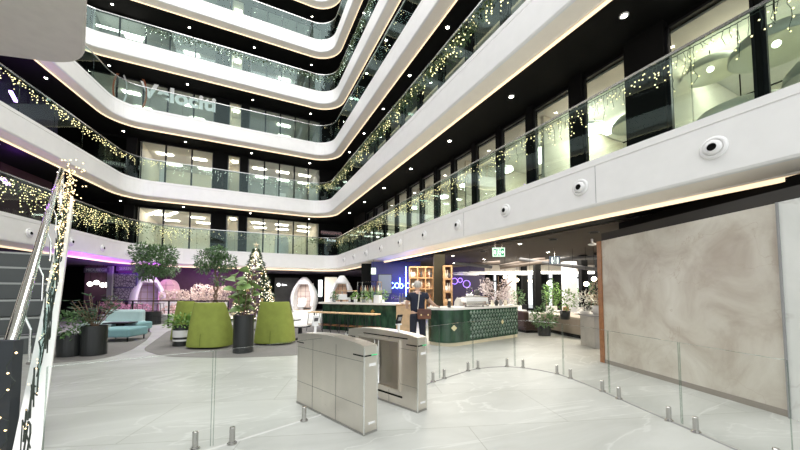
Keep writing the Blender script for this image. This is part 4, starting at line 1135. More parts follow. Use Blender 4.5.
# embossed diamonds on the right two thirds of the front
d0, d1 = Vector((5.95, 7.55)), Vector((8.38, 8.065)); dd = (d1-d0); Lf = dd.length; dd.normalize(); nn = Vector((dd.y, -dd.x)); dm = MB()
nx, nz = 17, 7
for i in range(nx):
    for j in range(nz):
        cx_ = (i+.5)*Lf/nx+(Lf/nx/2 if j % 2 else 0); cz_ = .16+(j+.5)*.80/nz
        if cx_ > Lf-.06: continue
        c_ = d0+dd*cx_; hw = Lf/nx*.46; hz = .80/nz*.62
        P_ = [(c_-dd*hw), c_, (c_+dd*hw), c_]; o_ = nn*.012
        b_ = [(P_[0].x+o_.x, P_[0].y+o_.y, cz_), (c_.x+o_.x, c_.y+o_.y, cz_-hz), (P_[2].x+o_.x, P_[2].y+o_.y, cz_), (c_.x+o_.x, c_.y+o_.y, cz_+hz), (c_.x+nn.x*.05-dd.x*hw*.3, c_.y+nn.y*.05-dd.y*hw*.3, cz_+hz*.1)]
        dm.add(b_, [(0, 1, 4), (1, 2, 4), (2, 3, 4), (3, 0, 4)])
x = obj('relief_tiles', dm, DIAM, t); x['kind'] = 'stuff'
def badge(c, nrm_, r=.09):
    a_ = Vector((-nrm_.y, nrm_.x)); q_ = MB(); o_ = nrm_*.02
    q_.add([(c[0]+o_.x-a_.x*r, c[1]+o_.y-a_.y*r, c[2]), (c[0]+o_.x, c[1]+o_.y, c[2]-r), (c[0]+o_.x+a_.x*r, c[1]+o_.y+a_.y*r, c[2]), (c[0]+o_.x, c[1]+o_.y, c[2]+r)], [(0, 1, 2, 3)]); return q_
q = G(452, 346); obj('brass_badge', badge((5.28, 7.36, .52), Vector((-.35, -.93)), .085), mat('badge_pale', (.75, .68, .4), .3), t, solid=.01)
c_ = d0+dd*1.55; obj('brass_badge', badge((c_.x+nn.x*.03, c_.y+nn.y*.03, .56), nn, .075), MC['badge_pale'], t, solid=.01)
# far bar
pa, pb = Vector((3.05, 13.2)), Vector((5.25, 10.2)); dv = (pb-pa).normalized(); nv = Vector((-dv.y, dv.x)); nv = nv if nv.x > 0 else -nv
t = thing('bar_counter', 'long far green tiled bar with white top behind the row of wood stools', 'counter')
fp = [pa, pb, pb+nv*.8, pa+nv*.8]
obj('body', MB().prism([tuple(q) for q in fp], .0, 1.03), TILE, t)
tp = [pa-dv*.15-nv*.1, pb-nv*.1, pb+nv*.85, pa-dv*.15+nv*.85]
obj('counter_top', MB().prism([tuple(q) for q in tp], 1.03, 1.10), COUNT, t)
c_ = pa.lerp(pb, .64); obj('brass_badge', badge((c_.x-nv.x*.0, c_.y-nv.y*.0, .78), -nv, .09), BR, t, solid=.01)
sl_ = MB()
for i in range(40):
    q_ = pa.lerp(pb, (i+.5)/40*.5)-nv*.01; sl_.box((q_.x, q_.y, .50), (.035, .03, .92), atan2(dv.y, dv.x))
x = obj('fluted_front', sl_, TILE, t)
s1 = bar_stool(tuple(pa-nv*.5)+(0,), atan2(dv.y, dv.x), 'wood-topped bar stool at the far end of the row', 'wood-topped stools along the far bar', seat=WOODP, H_=.72, legm=BLACKM)
for i in range(1, 8):
    q_ = pa.lerp(pb, .105*i)-nv*.5
    dup(s1, (q_.x, q_.y, 0), atan2(dv.y, dv.x), 'wood-topped bar stool along the far green bar, %s from the far end' % ['', 'second', 'third', 'fourth', 'fifth', 'sixth', 'seventh', 'nearest one, eighth'][i])
# wooden till box at the near end of the far bar
q = at(404, 10.3); t = thing('till_cabinet', 'light wood till cabinet at the end of the far bar beside the man', 'cabinet', (q.x-.1, q.y-.35, 0), rz=atan2(dv.y, dv.x)+.35)
obj('body', MB().box((0, 0, .55), (.55, .5, 1.1)), WOODP, t, bev=.01); obj('top', MB().box((0, 0, 1.115), (.58, .53, .03)), WOOD, t)
t = thing('bread_tray', 'small bread tray on the wood till cabinet', 'tray', (q.x-.1, q.y-.35, 1.13)); obj('tray', MB().box((0, 0, .03), (.3, .2, .06)), WPLAST, t, bev=.01); obj('roll', MB().sph((0, 0, .08), .07, 12, 8, sc=(1.3, 1, .7)), CREAM, t, smooth=True)

def on_bar(s, z=1.10, back=.35): q_ = pa.lerp(pb, s)+nv*back; return (q_.x, q_.y, z)
angb = atan2(dv.y, dv.x)
# glass pastry display, coffee machine, plants, white box, dark monitor, glasses
t = thing('pastry_display', 'glass display case with shelves of bottles on the far bar', 'display case', on_bar(.50, back=.55), angb)
f = MB()
for x in (-.45, .45):
    for y in (-.16, .16): f.box((x, y, .40), (.02, .02, .80))
for z in (.02, .40, .79): f.box((0, 0, z), (.92, .34, .02))
obj('frame', f, CHROME, t); g = MB().box((0, -.165, .4), (.9, .005, .76)); obj('glass_front', g, GLASSC, t)
for i in range(9): obj('bottle', MB().lathe([(.03, 0), (.035, .02), (.035, .14), (.012, .2), (.012, .25)], (-.4+i*.1, .02, .41), 10), [WOODR, GREYD, CREAM][i % 3], t, smooth=True)
for i in range(7): obj('jar', MB().cyl((-.38+i*.125, .0, .03), .045, .16, 12), [CREAM, WOOD, WPLAST][i % 3], t)
t = thing('coffee_machine', 'white coffee machine with wood accents at the left of the far bar', 'coffee machine', on_bar(.22, back=.5), angb)
obj('body', MB().box((0, 0, .2), (.8, .4, .22)), WPLAST, t, bev=.03); obj('cup_rail', MB().box((0, 0, .45), (.75, .35, .03)), WOODP, t)
for x in (-.3, .3): obj('foot', MB().cyl((x, 0, 0), .03, .1, 10), BLACKM, t)
for x in (-.33, .33): obj('upright', MB().cyl((x, .1, .3), .015, .16, 8), CHROME, t)
t = thing('monitor', 'black till monitor on a stand on the far bar', 'monitor', on_bar(.33, back=.25), angb)
obj('stand', MB().box((0, 0, .11), (.06, .05, .22)), BLACKM, t); obj('screen', MB().box((0, 0, .30), (.42, .03, .22)), BLACK, t); obj('foot', MB().box((0, 0, .01), (.2, .15, .02)), BLACKM, t)
for i, (s_, w_) in enumerate([(.12, .16), (.40, .15), (.50, .2), (.58, .22), (.64, .2), (.73, .2)]):
    t = thing('potted_herb', 'small potted green plant on the far bar, %s from its far end' % ['first', 'second', 'third', 'fourth', 'fifth', 'sixth'][i], 'potted plant', on_bar(s_, back=.15), 0, 'small plants on the far bar')
    obj('pot', MB().lathe([(0, 0), (.06, 0), (.075, .12), (.065, .12), (.06, .1)], n=14), WPLAST if i % 2 else GREYM, t, smooth=True)
    x = obj('leaves', MB().foliage((0, 0, .12+w_*.8), (w_, w_, w_*.9), 90, .09, .045, shell=.2), LEAF2 if i % 2 else LEAF, t); x['kind'] = 'stuff'
t = thing('white_planter_box', 'square white box on the far bar below the plants', 'box', on_bar(.68, back=.1), angb); obj('box', MB().box((0, 0, .14), (.25, .2, .28)), WPLAST, t, bev=.01)
for i in range(3):
    q_ = on_bar(.80+.035*i, back=.4); t = thing('wine_glass', 'stemmed glass standing on the far bar, %s of the three' % ['left', 'middle', 'right'][i], 'glass', q_, 0, 'wine glasses on the far bar')
    obj('glass', MB().lathe([(.035, 0), (.004, .01), (.004, .12), (.04, .17), (.045, .25), (.035, .30)], n=14), GLASSC, t, smooth=True)
for i in range(4):
    q_ = on_bar(.86+.03*i, back=.6); t = thing('bottle', 'dark bottle on the far bar near the blue neon, %s' % ['farthest', 'second farthest', 'second nearest', 'nearest'][i], 'bottle', q_, 0, 'dark bottles on the far bar')
    obj('body', MB().lathe([(0, 0), (.04, 0), (.04, .18), (.014, .25), (.014, .32)], n=12), GREYD, t, smooth=True); obj('cap', MB().cyl((0, 0, .32), .016, .025, 10), BR, t)

# shelving behind
def shelf_unit(px0, px1, dep, cols, rows, z0, z1, label, seed):
    a_, b_ = at(px0, dep), at(px1, dep); w_ = (b_-a_).length; c_ = (a_+b_)/2
    t = thing('shelf_unit', label, 'shelf', (c_.x, c_.y, 0), -YAW)
    f = MB(); h = z1-z0
    for i in range(cols+1): f.box((-w_/2+w_*i/cols, 0, (z0+z1)/2), (.05, .35, h))
    obj('upright', f, WOOD, t)
    for j in range(rows+1): obj('shelf_board', MB().box((0, 0, z0+h*j/rows), (w_+.05, .35, .05)), WOOD, t)
    obj('back_panel', MB().box((0, .17, (z0+z1)/2), (w_, .02, h)), WOODP if cols > 1 else mat('dark_red_back', (.12, .04, .03), .6), t)
    rr = random.Random(seed); k = 0
    for i in range(cols):
        for j in range(rows):
            for s_ in range(3 if rr.random() < .8 else 2):
                x = -w_/2+w_*(i+.22+.28*s_)/cols; z = z0+h*j/rows+.025; kind = rr.random()
                bt = thing('bottle' if kind < .6 else 'vase', '', 'bottle' if kind < .6 else 'vase', (c_.x+cos(-YAW)*x, c_.y+sin(-YAW)*x, z), 0, 'bottles and vases on the '+label)
                side = ['left', 'middle', 'right'][s_]; bt['label'] = '%s, %s of %s %s shelf from below on %s' % ('small bottle' if kind < .6 else 'round vase', side, ['left column', 'middle column', 'right column'][i], ['first', 'second', 'third', 'fourth'][j], 'wide oak shelving' if cols > 1 else 'narrow niche')
                mm = rr.choice([WPLAST, CREAM, WOODR, GREYD, WOODP])
                if kind < .6: obj('body', MB().lathe([(0, 0), (.045, 0), (.045, .17), (.015, .25), (.015, .33)], n=10), mm, bt, smooth=True)
                else: obj('body', MB().lathe([(0, 0), (.06, 0), (.1, .09), (.07, .18), (.03, .22)], n=12), mm, bt, smooth=True)
    return t
shelf_unit(409.5, 433, 13.4, 3, 4, .75, 2.52, 'wide oak shelving behind the man with the bag', 3)
shelf_unit(444, 451, 12.6, 1, 3, 1.0, 2.5, 'narrow oak-framed display niche beside the dark column', 5)
a_, b_ = at(434.5, 13.2), at(443.5, 13.0)
q = (a_+b_)/2; struct('wall_column_olive', MB().box((q.x, q.y, 1.52), (.42, .5, 3.04), -YAW), mat('olive_taupe', (.028, .025, .016), .9, spec=.2))
# blue neon wall
q = at(396, 16.5); struct('wall_blue_niche', MB().box((q.x, q.y, 1.52), (2.5, .15, 3.04), -YAW), mat('midnight_blue', (.02, .02, .10), .5))
NEON = mat('neon_blue', (.1, .25, 1), .5, emit=14, ecol=(.10, .22, 1))
t = thing('neon_sign', 'glowing blue script neon sign on the dark wall beside the shelves', 'neon sign', at(402.5, 15.9, zz(285.5, 15.9)), -YAW)
def script(mb, letters):
    x = 0
    for L_s in letters: mb.tube([(x+px_, 0, pz_) for px_, pz_ in L_s], .022, 6); x += .30
import itertools
C_ = [(.20*cos(a_)*.6+.12, .14*sin(a_)) for a_ in [radians(v) for v in range(50, 331, 20)]]
O_ = [(.12+.11*cos(a_), .12*sin(a_)) for a_ in [radians(v) for v in range(0, 361, 24)]]
B_ = [(0, .38), (.0, -.12)]; 
nb = MB()
for i, L_s in enumerate([C_, O_, B_+[(.1, -.13), (.17, -.03), (.1, .09), (.0, .06)], O_, C_]): nb.tube([(-.65+i*.26+a_[0], 0, a_[1]) for a_ in L_s], .022, 6)
obj('tube_lettering', nb, NEON, t)
t = thing('neon_sign', 'vertical blue neon line on the dark wall', 'neon sign', at(406, 15.9, 1.3)); obj('tube', MB().tube([(0, 0, 0), (0, 0, 1.45)], .02, 6), NEON, t)
q = at(385, 15.8); t = thing('menu_screen', 'grey lit menu board left of the blue neon', 'screen', (q.x, q.y, zz(284, 15.8)), -YAW); obj('panel', MB().box((0, 0, 0), (.62, .04, .9)), mat('menu_grey', (.10, .12, .15), .4, emit=.25), t); obj('frame', MB().box((0, .02, 0), (.68, .03, .96)), BLACKM, t)
t = thing('hanging_sign', 'small square green-white hanging exit sign over the far bar', 'sign', at(373.5, 15.5, zz(271, 15.5)), -YAW); obj('sign_box', MB().box((0, 0, 0), (.22, .05, .30)), mat('sign_palegreen', (.7, .85, .7), .5, emit=.6), t); obj('stem', MB().tube([(0, 0, .15), (0, 0, 3.04-zz(271, 15.5))], .008, 5), BLACK, t)
q = at(380, 17.2); struct('wall_behind_bar', MB().box((q.x, q.y+.4, 1.52), (1.7, .15, 3.04), -YAW), BLACK)
q = at(461, 18); struct('wall_violet_niche', MB().box((q.x, q.y, 1.5), (2.6, .15, 3.0), -YAW), mat('violet_black', (.03, .02, .05), .5))
PN = mat('neon_violet', (.35, .2, 1), .5, emit=1.6, ecol=(.35, .2, 1))
t = thing('neon_artwork', 'looping violet neon artwork behind the espresso machine', 'neon sign', at(461, 17.6, zz(283, 17.6)), -YAW)
nb = MB()
for cx_, r_, cz_ in [(-.35, .16, .1), (.3, .19, -.05), (-.05, .12, .15)]: nb.tube([(cx_+r_*cos(v), 0, cz_+r_*sin(v)) for v in [radians(a_) for a_ in range(0, 360, 20)]], .015, 6, closed=True)
obj('tube', nb, PN, t)

# ------------------------------------------------------------------ people (skinned figures)
def figure(name, verts, edges, radii, m, parent, sub=2):
    me = bpy.data.meshes.new(name); me.from_pydata(verts, edges, []); me.update()
    o = bpy.data.objects.new(name, me); COL.objects.link(o); me.materials.append(m)
    md = o.modifiers.new('Skin', 'SKIN'); md.use_smooth_shade = True
    for i, r_ in enumerate(radii):
        r_ = r_ if isinstance(r_, tuple) else (r_, r_); me.skin_vertices[0].data[i].radius = r_
    me.skin_vertices[0].data[0].use_root = True
    s = o.modifiers.new('Sub', 'SUBSURF'); s.levels = sub; s.render_levels = sub
    if parent: o.parent = parent
    return o
SKIN = mat('skin', (.60, .38, .28), .55, var=.05)
NAVY = mat('navy_cloth', (.012, .016, .035), .85)
NAVYT = mat('dark_trousers', (.014, .016, .028), .85)
GHAIR = mat('grey_hair', (.50, .46, .42), .8, var=.2, vscale=30)
def hand(P0, fwd, side, up, parent, sc_=1.0, curl=.35):
    """palm plus five separate fingers, rooted at the wrist P0"""
    P0 = Vector(P0); fwd = Vector(fwd).normalized(); side = Vector(side).normalized(); up = Vector(up).normalized()
    vs = [P0, P0+fwd*.05*sc_, P0+fwd*.085*sc_]; ed = [(0, 1), (1, 2)]; rd = [(.028, .02), (.038, .016), (.036, .014)]
    for i, (o_, L_) in enumerate([(-.03, .072), (-.010, .08), (.010, .075), (.028, .058)]):
        b = P0+fwd*.085*sc_+side*o_*sc_; k = len(vs); d1_ = (fwd-up*curl*.4).normalized(); d2_ = (fwd-up*curl*1.3).normalized()
        vs += [b, b+d1_*L_*.5*sc_, b+d1_*L_*.5*sc_+d2_*L_*.5*sc_]; ed += [(2, k), (k, k+1), (k+1, k+2)]; rd += [.010, .009, .008]
    k = len(vs); b = P0+fwd*.03*sc_-side*.035*sc_; d_ = (fwd*.7-side*.7).normalized()
    vs += [b, b+d_*.035*sc_, b+(d_*.035+fwd*.03)*sc_]; ed += [(1, k), (k, k+1), (k+1, k+2)]; rd += [.012, .011, .009]
    return [tuple(v) for v in vs], ed, rd
# man standing at the counter, seen from behind.  local: +y away from the camera, +x right
mp = at(417.5, 8.55); mp = (mp.x, mp.y, 0)
man = thing('person', 'man in dark polo and trousers seen from behind, reaching to the near counter', 'person', mp, -YAW+radians(8))
hip = .93
man.scale = (1.12, 1.08, 1.0)
V = [(0, 0, hip), (0, 0, 1.12), (0, .01, 1.30), (0, 0, 1.44), (0, .01, 1.52), (0, .03, 1.57),      # pelvis, waist, chest, shoulders, neck, head base
     (0, .03, 1.66), (0, .02, 1.73),                                                                # head
     (-.19, 0, 1.42), (-.25, .04, 1.20), (-.21, .24, 1.07),                                      # left arm bent forward
     (.19, 0, 1.42), (.33, .10, 1.24), (.50, .24, 1.12),                                          # right arm to the counter
     (-.10, 0, .88), (-.11, -.01, .50), (-.12, 0, .10), (-.13, .12, .04),
     (.10, 0, .88), (.12, .02, .50), (.13, .01, .10), (.15, .13, .04)]
Ed = [(0, 1), (1, 2), (2, 3), (3, 4), (4, 5), (5, 6), (6, 7), (3, 8), (8, 9), (9, 10), (3, 11), (11, 12), (12, 13), (0, 14), (14, 15), (15, 16), (16, 17), (0, 18), (18, 19), (19, 20), (20, 21)]
Rr = [(.15, .11), (.145, .105), (.17, .115), (.12, .085), (.058, .058), (.062, .07), (.080, .098), (.066, .08), .062, .045, .030, .062, .045, .030,
      .088, .062, .044, .035, .088, .062, .044, .035]
hv, he, hr = hand(V[13], (.75, .6, -.15), (.6, -.75, 0), (0, 0, 1), None)
k = len(V); V2 = V+hv[1:]; Ed2 = Ed+[((13 if a_ == 0 else a_+k-1), b_+k-1) for a_, b_ in he]; R2 = Rr+hr[1:]
hv, he, hr = hand(V[10], (.35, .9, .0), (.9, -.35, 0), (0, 0, 1), None)
k = len(V2); V2 = V2+hv[1:]; Ed2 = Ed2+[((10 if a_ == 0 else a_+k-1), b_+k-1) for a_, b_ in he]; R2 = R2+hr[1:]
figure('body', V2, Ed2, R2, SKIN, man)
# clothing: slightly larger shells
figure('polo_shirt', [(0, 0, .93), (0, 0, 1.10), (0, .01, 1.30), (0, 0, 1.43), (0, .01, 1.49), (-.19, 0, 1.42), (-.225, .025, 1.27), (.19, 0, 1.42), (.27, .055, 1.32)],
       [(0, 1), (1, 2), (2, 3), (3, 4), (3, 5), (5, 6), (3, 7), (7, 8)], [(.19, .14), (.182, .135), (.205, .14), (.145, .105), (.072, .072), .082, .072, .082, .072], NAVY, man)
figure('trousers', [(0, 0, .93), (0, 0, .99), (-.10, 0, .84), (-.11, -.01, .50), (-.12, 0, .12), (.10, 0, .84), (.12, .02, .50), (.13, .01, .12)],
       [(0, 1), (0, 2), (2, 3), (3, 4), (0, 5), (5, 6), (6, 7)], [(.175, .13), (.165, .125), .105, .082, .068, .105, .082, .068], NAVYT, man)
for sx in (-1, 1): obj('shoe', MB().sph((sx*.135, .07, .045), .05, 14, 8, sc=(1.0, 2.7, .95)), BLACK, man, smooth=True)
hm = MB(); hm.sph((0, .018, 1.70), .098, 20, 12, sc=(.93, 1.1, 1.08)); hm.v = [(x, min(y, .035), z) if z < 1.72 else (x, y, z) for x, y, z in hm.v]
obj('hair', hm, GHAIR, man, smooth=True)
for sx in (-1, 1): obj('ear', MB().sph((sx*.092, .03, 1.665), .03, 10, 8, sc=(.45, .7, 1.15)), SKIN, man, smooth=True)
fm = MB(); fm.sph((0, .138, 1.655), .018, 8, 6, sc=(.8, 1.2, 1.5)); obj('nose', fm, SKIN, man, smooth=True)
for sx in (-1, 1): obj('eye', MB().sph((sx*.033, .115, 1.675), .012, 8, 6), WPLAST, man, smooth=True)
obj('mouth', MB().sph((0, .118, 1.615), .022, 8, 6, sc=(1, .4, .3)), mat('lips', (.45, .18, .15), .5), man, smooth=True)
rm = man.rotation_euler.z
def mloc(x, y, z): return (mp[0]+x*cos(rm)-y*sin(rm), mp[1]+x*sin(rm)+y*cos(rm), z)
bag = thing('shoulder_bag', 'brown leather satchel hanging on a pale strap at the back of the standing man', 'bag', mloc(.13, -.20, .80), rm)
LTH = mat('brown_leather', (.16, .055, .025), .35, var=.25, vscale=14)
obj('body', MB().box((0, 0, .14), (.34, .10, .26)), LTH, bag, bev=.025)
obj('flap', MB().box((0, -.056, .19), (.35, .012, .15)), mat('dark_leather', (.09, .03, .018), .35), bag, bev=.005)
for x in (-.09, .09): obj('buckle', MB().box((x, -.066, .12), (.03, .01, .04)), BR, bag)
obj('strap', MB().tube([(-.16, .02, .26), (-.14, .03, .42), (-.12, .045, .58), (-.10, .11, .69), (-.08, .24, .70)], .013, 6), mat('strap_grey', (.55, .52, .48), .7), bag, smooth=True)
# barista bending behind the near counter
bp_ = at(457, 10.5); bar = thing('person', 'barista in light grey top bending forward beside the espresso machine', 'person', (bp_.x, bp_.y, 0), -YAW)
V = [(0, 0, .93), (.04, -.02, 1.08), (.13, -.03, 1.20), (.24, -.05, 1.27), (.32, -.07, 1.27), (.40, -.09, 1.22), (.45, -.10, 1.18),
     (.25, -.22, 1.24), (.34, -.27, 1.10), (.44, -.2, 1.12), (.25, .14, 1.24), (.36, .12, 1.14), (.46, .02, 1.14),
     (0, -.1, .88), (.02, -.11, .5), (0, -.12, .1), (.1, -.13, .04), (0, .1, .88), (.02, .11, .5), (0, .12, .1), (.1, .13, .04)]
Ed = [(0, 1), (1, 2), (2, 3), (3, 4), (4, 5), (5, 6), (3, 7), (7, 8), (8, 9), (3, 10), (10, 11), (11, 12), (0, 13), (13, 14), (14, 15), (15, 16), (0, 17), (17, 18), (18, 19), (19, 20)]
Rr = [.12, .12, .13, .09, .055, .085, .07, .055, .042, .03, .055, .042, .03, .085, .06, .043, .035, .085, .06, .043, .035]
hv, he, hr = hand(V[9], (1, .2, -.1), (0, -1, 0), (0, 0, 1), None); k = len(V)
figure('body', V+hv[1:], Ed+[((9 if a_ == 0 else a_+k-1), b_+k-1) for a_, b_ in he], Rr+hr[1:], SKIN, bar)
GTOP = mat('grey_top', (.50, .48, .45), .85)
figure('shirt', [(0, 0, .95), (.04, -.02, 1.08), (.13, -.03, 1.20), (.24, -.05, 1.27), (.25, -.22, 1.24), (.33, -.26, 1.12), (.25, .14, 1.24), (.34, .12, 1.15)], [(0, 1), (1, 2), (2, 3), (3, 4), (4, 5), (3, 6), (6, 7)], [.15, .15, .16, .115, .08, .06, .08, .06], GTOP, bar)
figure('trousers', [(0, 0, .90), (0, 0, .96), (0, -.1, .84), (.02, -.11, .5), (0, -.12, .12), (0, .1, .84), (.02, .11, .5), (0, .12, .12)], [(0, 1), (0, 2), (2, 3), (3, 4), (0, 5), (5, 6), (6, 7)], [.14, .14, .1, .078, .066, .1, .078, .066], BLACK, bar)
obj('hair', MB().sph((.41, -.09, 1.25), .098, 16, 10), mat('dark_hair', (.03, .02, .015), .7), bar, smooth=True)

# ------------------------------------------------------------------ espresso machine and things on the near counter
q = at(474, 10.0); t = thing('espresso_machine', 'white and steel espresso machine on the near counter', 'coffee machine', (q.x, q.y, 1.06), -YAW+.15)
obj('body', MB().box((0, 0, .20), (.72, .45, .16)), WPLAST, t, bev=.04)
obj('front_panel', MB().box((-.02, -.20, .13), (.62, .05, .10)), CHROME, t, bev=.01)
obj('drip_tray', MB().box((0, -.05, .06), (.66, .42, .05)), CHROME, t, bev=.01)
for x in (-.28, .28): obj('leg', MB().cyl((x, 0, 0), .025, .06, 10), BLACKM, t)
obj('cup_rail', MB().box((0, .02, .30), (.68, .4, .03)), CHROME, t)
for x in (-.18, 0, .18): obj('group_head', MB().cyl((x, -.18, .09), .035, .06, 12), BLACKM, t)
t = thing('coffee_grinder', 'tall white grinder behind the espresso machine', 'coffee grinder', (q.x+.1, q.y+.35, 1.06), -YAW)
obj('body', MB().box((0, 0, .19), (.2, .22, .38)), WPLAST, t, bev=.02); obj('hopper', MB().lathe([(.05, .38), (.09, .42), (.10, .58), (.02, .6)], n=14), GLASSC, t, smooth=True); obj('spout', MB().box((0, -.13, .22), (.04, .06, .04)), BLACKM, t)
q = at(482, 10.2); t = thing('coffee_grinder', 'steel grinder right of the espresso machine', 'coffee grinder', (q.x, q.y+.25, 1.06), -YAW)
obj('body', MB().box((0, 0, .17), (.16, .2, .34)), STEEL, t, bev=.02); obj('hopper', MB().lathe([(.04, .34), (.08, .38), (.09, .50), (.02, .52)], n=14), GREYD, t, smooth=True)
for i, px in enumerate([449, 487, 492, 496, 500, 505]):
    q = at(px, 9.35+(px-449)*.028); t = thing('jug', 'small %s on the near counter, %s from its rounded end' % ('glass jar' if i % 2 else 'dark jug', ['first', 'second', 'third', 'fourth', 'fifth', 'sixth'][i]), 'jug', (q.x, q.y, 1.06), 0, 'jugs and jars on the near counter')
    obj('body', MB().lathe([(0, 0), (.05, 0), (.055, .08), (.045, .16), (.05, .18)], n=14), [POTB, GREYM, CREAM][i % 3], t, smooth=True); obj('handle', MB().tube([(.05, 0, .14), (.085, 0, .12), (.085, 0, .06), (.05, 0, .04)], .007, 6), BLACKM, t)

# blossom tree behind the counter
q = at(497, 13.5); t = thing('blossom_tree', 'pale pink blossom tree behind the patterned counter', 'tree', q)
obj('pot', MB().lathe([(0, 0), (.3, 0), (.36, .5), (.3, .5)], n=20), POTB, t)
tm = MB(); tm.tube([(0, 0, .4), (.05, 0, 1.0), (0, 0, 1.6)], .05, 8)
for i in range(9): a_ = i*2.4; tm.tube([(0, 0, 1.1+.05*i), (.4*cos(a_), .3*sin(a_), 1.5+.05*i), (.75*cos(a_), .5*sin(a_), 1.7+.06*i)], .018, 5)
obj('trunk', tm, BARK, t, smooth=True)
mb = MB()
for i in range(11): a_ = i*2.4; mb.foliage((.55*cos(a_), .35*sin(a_), 1.5+.35*sin(i*1.7)), (.28, .26, .24), 130, .075, .06, shell=.3)
x = obj('blossom', mb, mat('blossom_pale', (.74, .66, .66), .8, var=.25, vscale=10), t); x['kind'] = 'stuff'

# ------------------------------------------------------------------ signs and fittings under the brown ceiling
zcb = ZL[0]-1.03
t = thing('exit_sign', 'hanging green and white emergency exit sign with arrows under the brown ceiling', 'exit sign', at(499, 9.6, zz(252, 9.6)), -YAW+radians(-6))
obj('sign_box', MB().box((0, 0, 0), (.36, .04, .27)), mat('exit_green', (.03, .28, .12), .5, emit=.5), t)
EW = mat('exit_white', (.85, .95, .85), .5, emit=1.0); s = MB()
for x in (-.115, 0, .115):
    for z in (-.07, .07): pass
s.box((0, -.022, .118), (.34, .006, .018)); s.box((0, -.022, -.118), (.34, .006, .018)); s.box((-.165, -.022, 0), (.018, .006, .25)); s.box((.165, -.022, 0), (.018, .006, .25)); s.box((-.05, -.022, 0), (.012, .006, .24)); s.box((.055, -.022, 0), (.012, .006, .24))
s.add([(.07, -.024, 0), (.12, -.024, .06), (.12, -.024, .02), (.155, -.024, .02), (.155, -.024, -.02), (.12, -.024, -.02), (.12, -.024, -.06)][::-1], [tuple(range(7))])
s.sph((0, -.024, .07), .02, 8, 6); s.tube([(0, -.024, .05), (-.005, -.024, -.01), (-.03, -.024, -.08)], .010, 5); s.tube([(-.005, -.024, -.01), (.03, -.024, -.05), (.025, -.024, -.09)], .010, 5); s.tube([(-.03, -.024, .0), (0, -.024, .04), (.035, -.024, .01)], .008, 5)
s.add([(-.15, -.024, -.02), (-.105, -.024, -.08), (-.07, -.024, -.02), (-.095, -.024, -.02), (-.095, -.024, .07), (-.125, -.024, .07), (-.125, -.024, -.02)], [tuple(range(7))])
obj('pictogram', s, EW, t); obj('hanger', MB().tube([(-.1, 0, .13), (-.1, 0, zcb-zz(252, 9.6))], .005, 5).tube([(.1, 0, .13), (.1, 0, zcb-zz(252, 9.6))], .005, 5), CHROME, t)
t = thing('toilet_sign', 'hanging blue-grey sign with two white figures near the café seating', 'sign', at(555, 11, zz(260, 11)), -YAW)
obj('sign_box', MB().box((0, 0, 0), (.36, .03, .26)), mat('sign_blue_grey', (.10, .14, .22), .5, emit=.1), t); s = MB()
for x in (-.09, .09): s.sph((x, -.02, .07), .025, 10, 6); s.box((x, -.02, -.0), (.05, .008, .09)); s.box((x-.014, -.02, -.08), (.016, .008, .08)); s.box((x+.014, -.02, -.08), (.016, .008, .08)); 
s.box((0, -.02, 0), (.008, .008, .22)); s.box((-.09, -.02, -.03), (.09, .008, .03)); obj('pictogram', s, EW, t); obj('hanger', MB().tube([(0, 0, .13), (0, 0, zcb-zz(260, 11))], .006, 5), CHROME, t)
brown_spots = [(520, 243.5), (497, 256), (453, 255.5), (484, 259), (454, 263), (548, 252)]
for i, (px, py) in enumerate(brown_spots):
    p_ = G(px, py, zcb-.004); dup(dl0, (p_.x, p_.y, p_.z), 0, 'small downlight in the brown café ceiling, %s' % ['the brightest near its front edge', 'just right of the exit sign', 'left of the exit sign by the column', 'below left of the exit sign', 'deepest by the narrow niche', 'beside the hanging toilet sign'][i])['group'] = 'downlights in the brown ceiling'
for i, (px, py) in enumerate([(483, 251), (553, 239), (594, 232)]):
    p_ = G(px, py, zcb); t = thing('ceiling_speaker', 'dark round ceiling speaker in the brown ceiling, %s' % ['beside the exit sign', 'middle one', 'nearest the marble wall'][i], 'speaker', (p_.x, p_.y, zcb), 0, 'dark ceiling speakers')
    obj('rim', MB().lathe([(.12, 0), (.12, -.015), (.10, -.02)], n=20), GREYD, t); obj('grille', MB().cyl((0, 0, -.03), .1, .02, 20), BLACK, t)
p_ = G(592, 243, zcb-.12); t = thing('ceiling_detector', 'small white dome detector hanging from the ceiling near the wood edge', 'detector', (p_.x, p_.y, zcb-.16)); obj('dome', MB().sph((0, 0, 0), .11, 16, 8, sc=(1, 1, .35)), WPLAST, t, smooth=True); obj('stem', MB().cyl((0, 0, .02), .03, .14, 10), WPLAST, t)

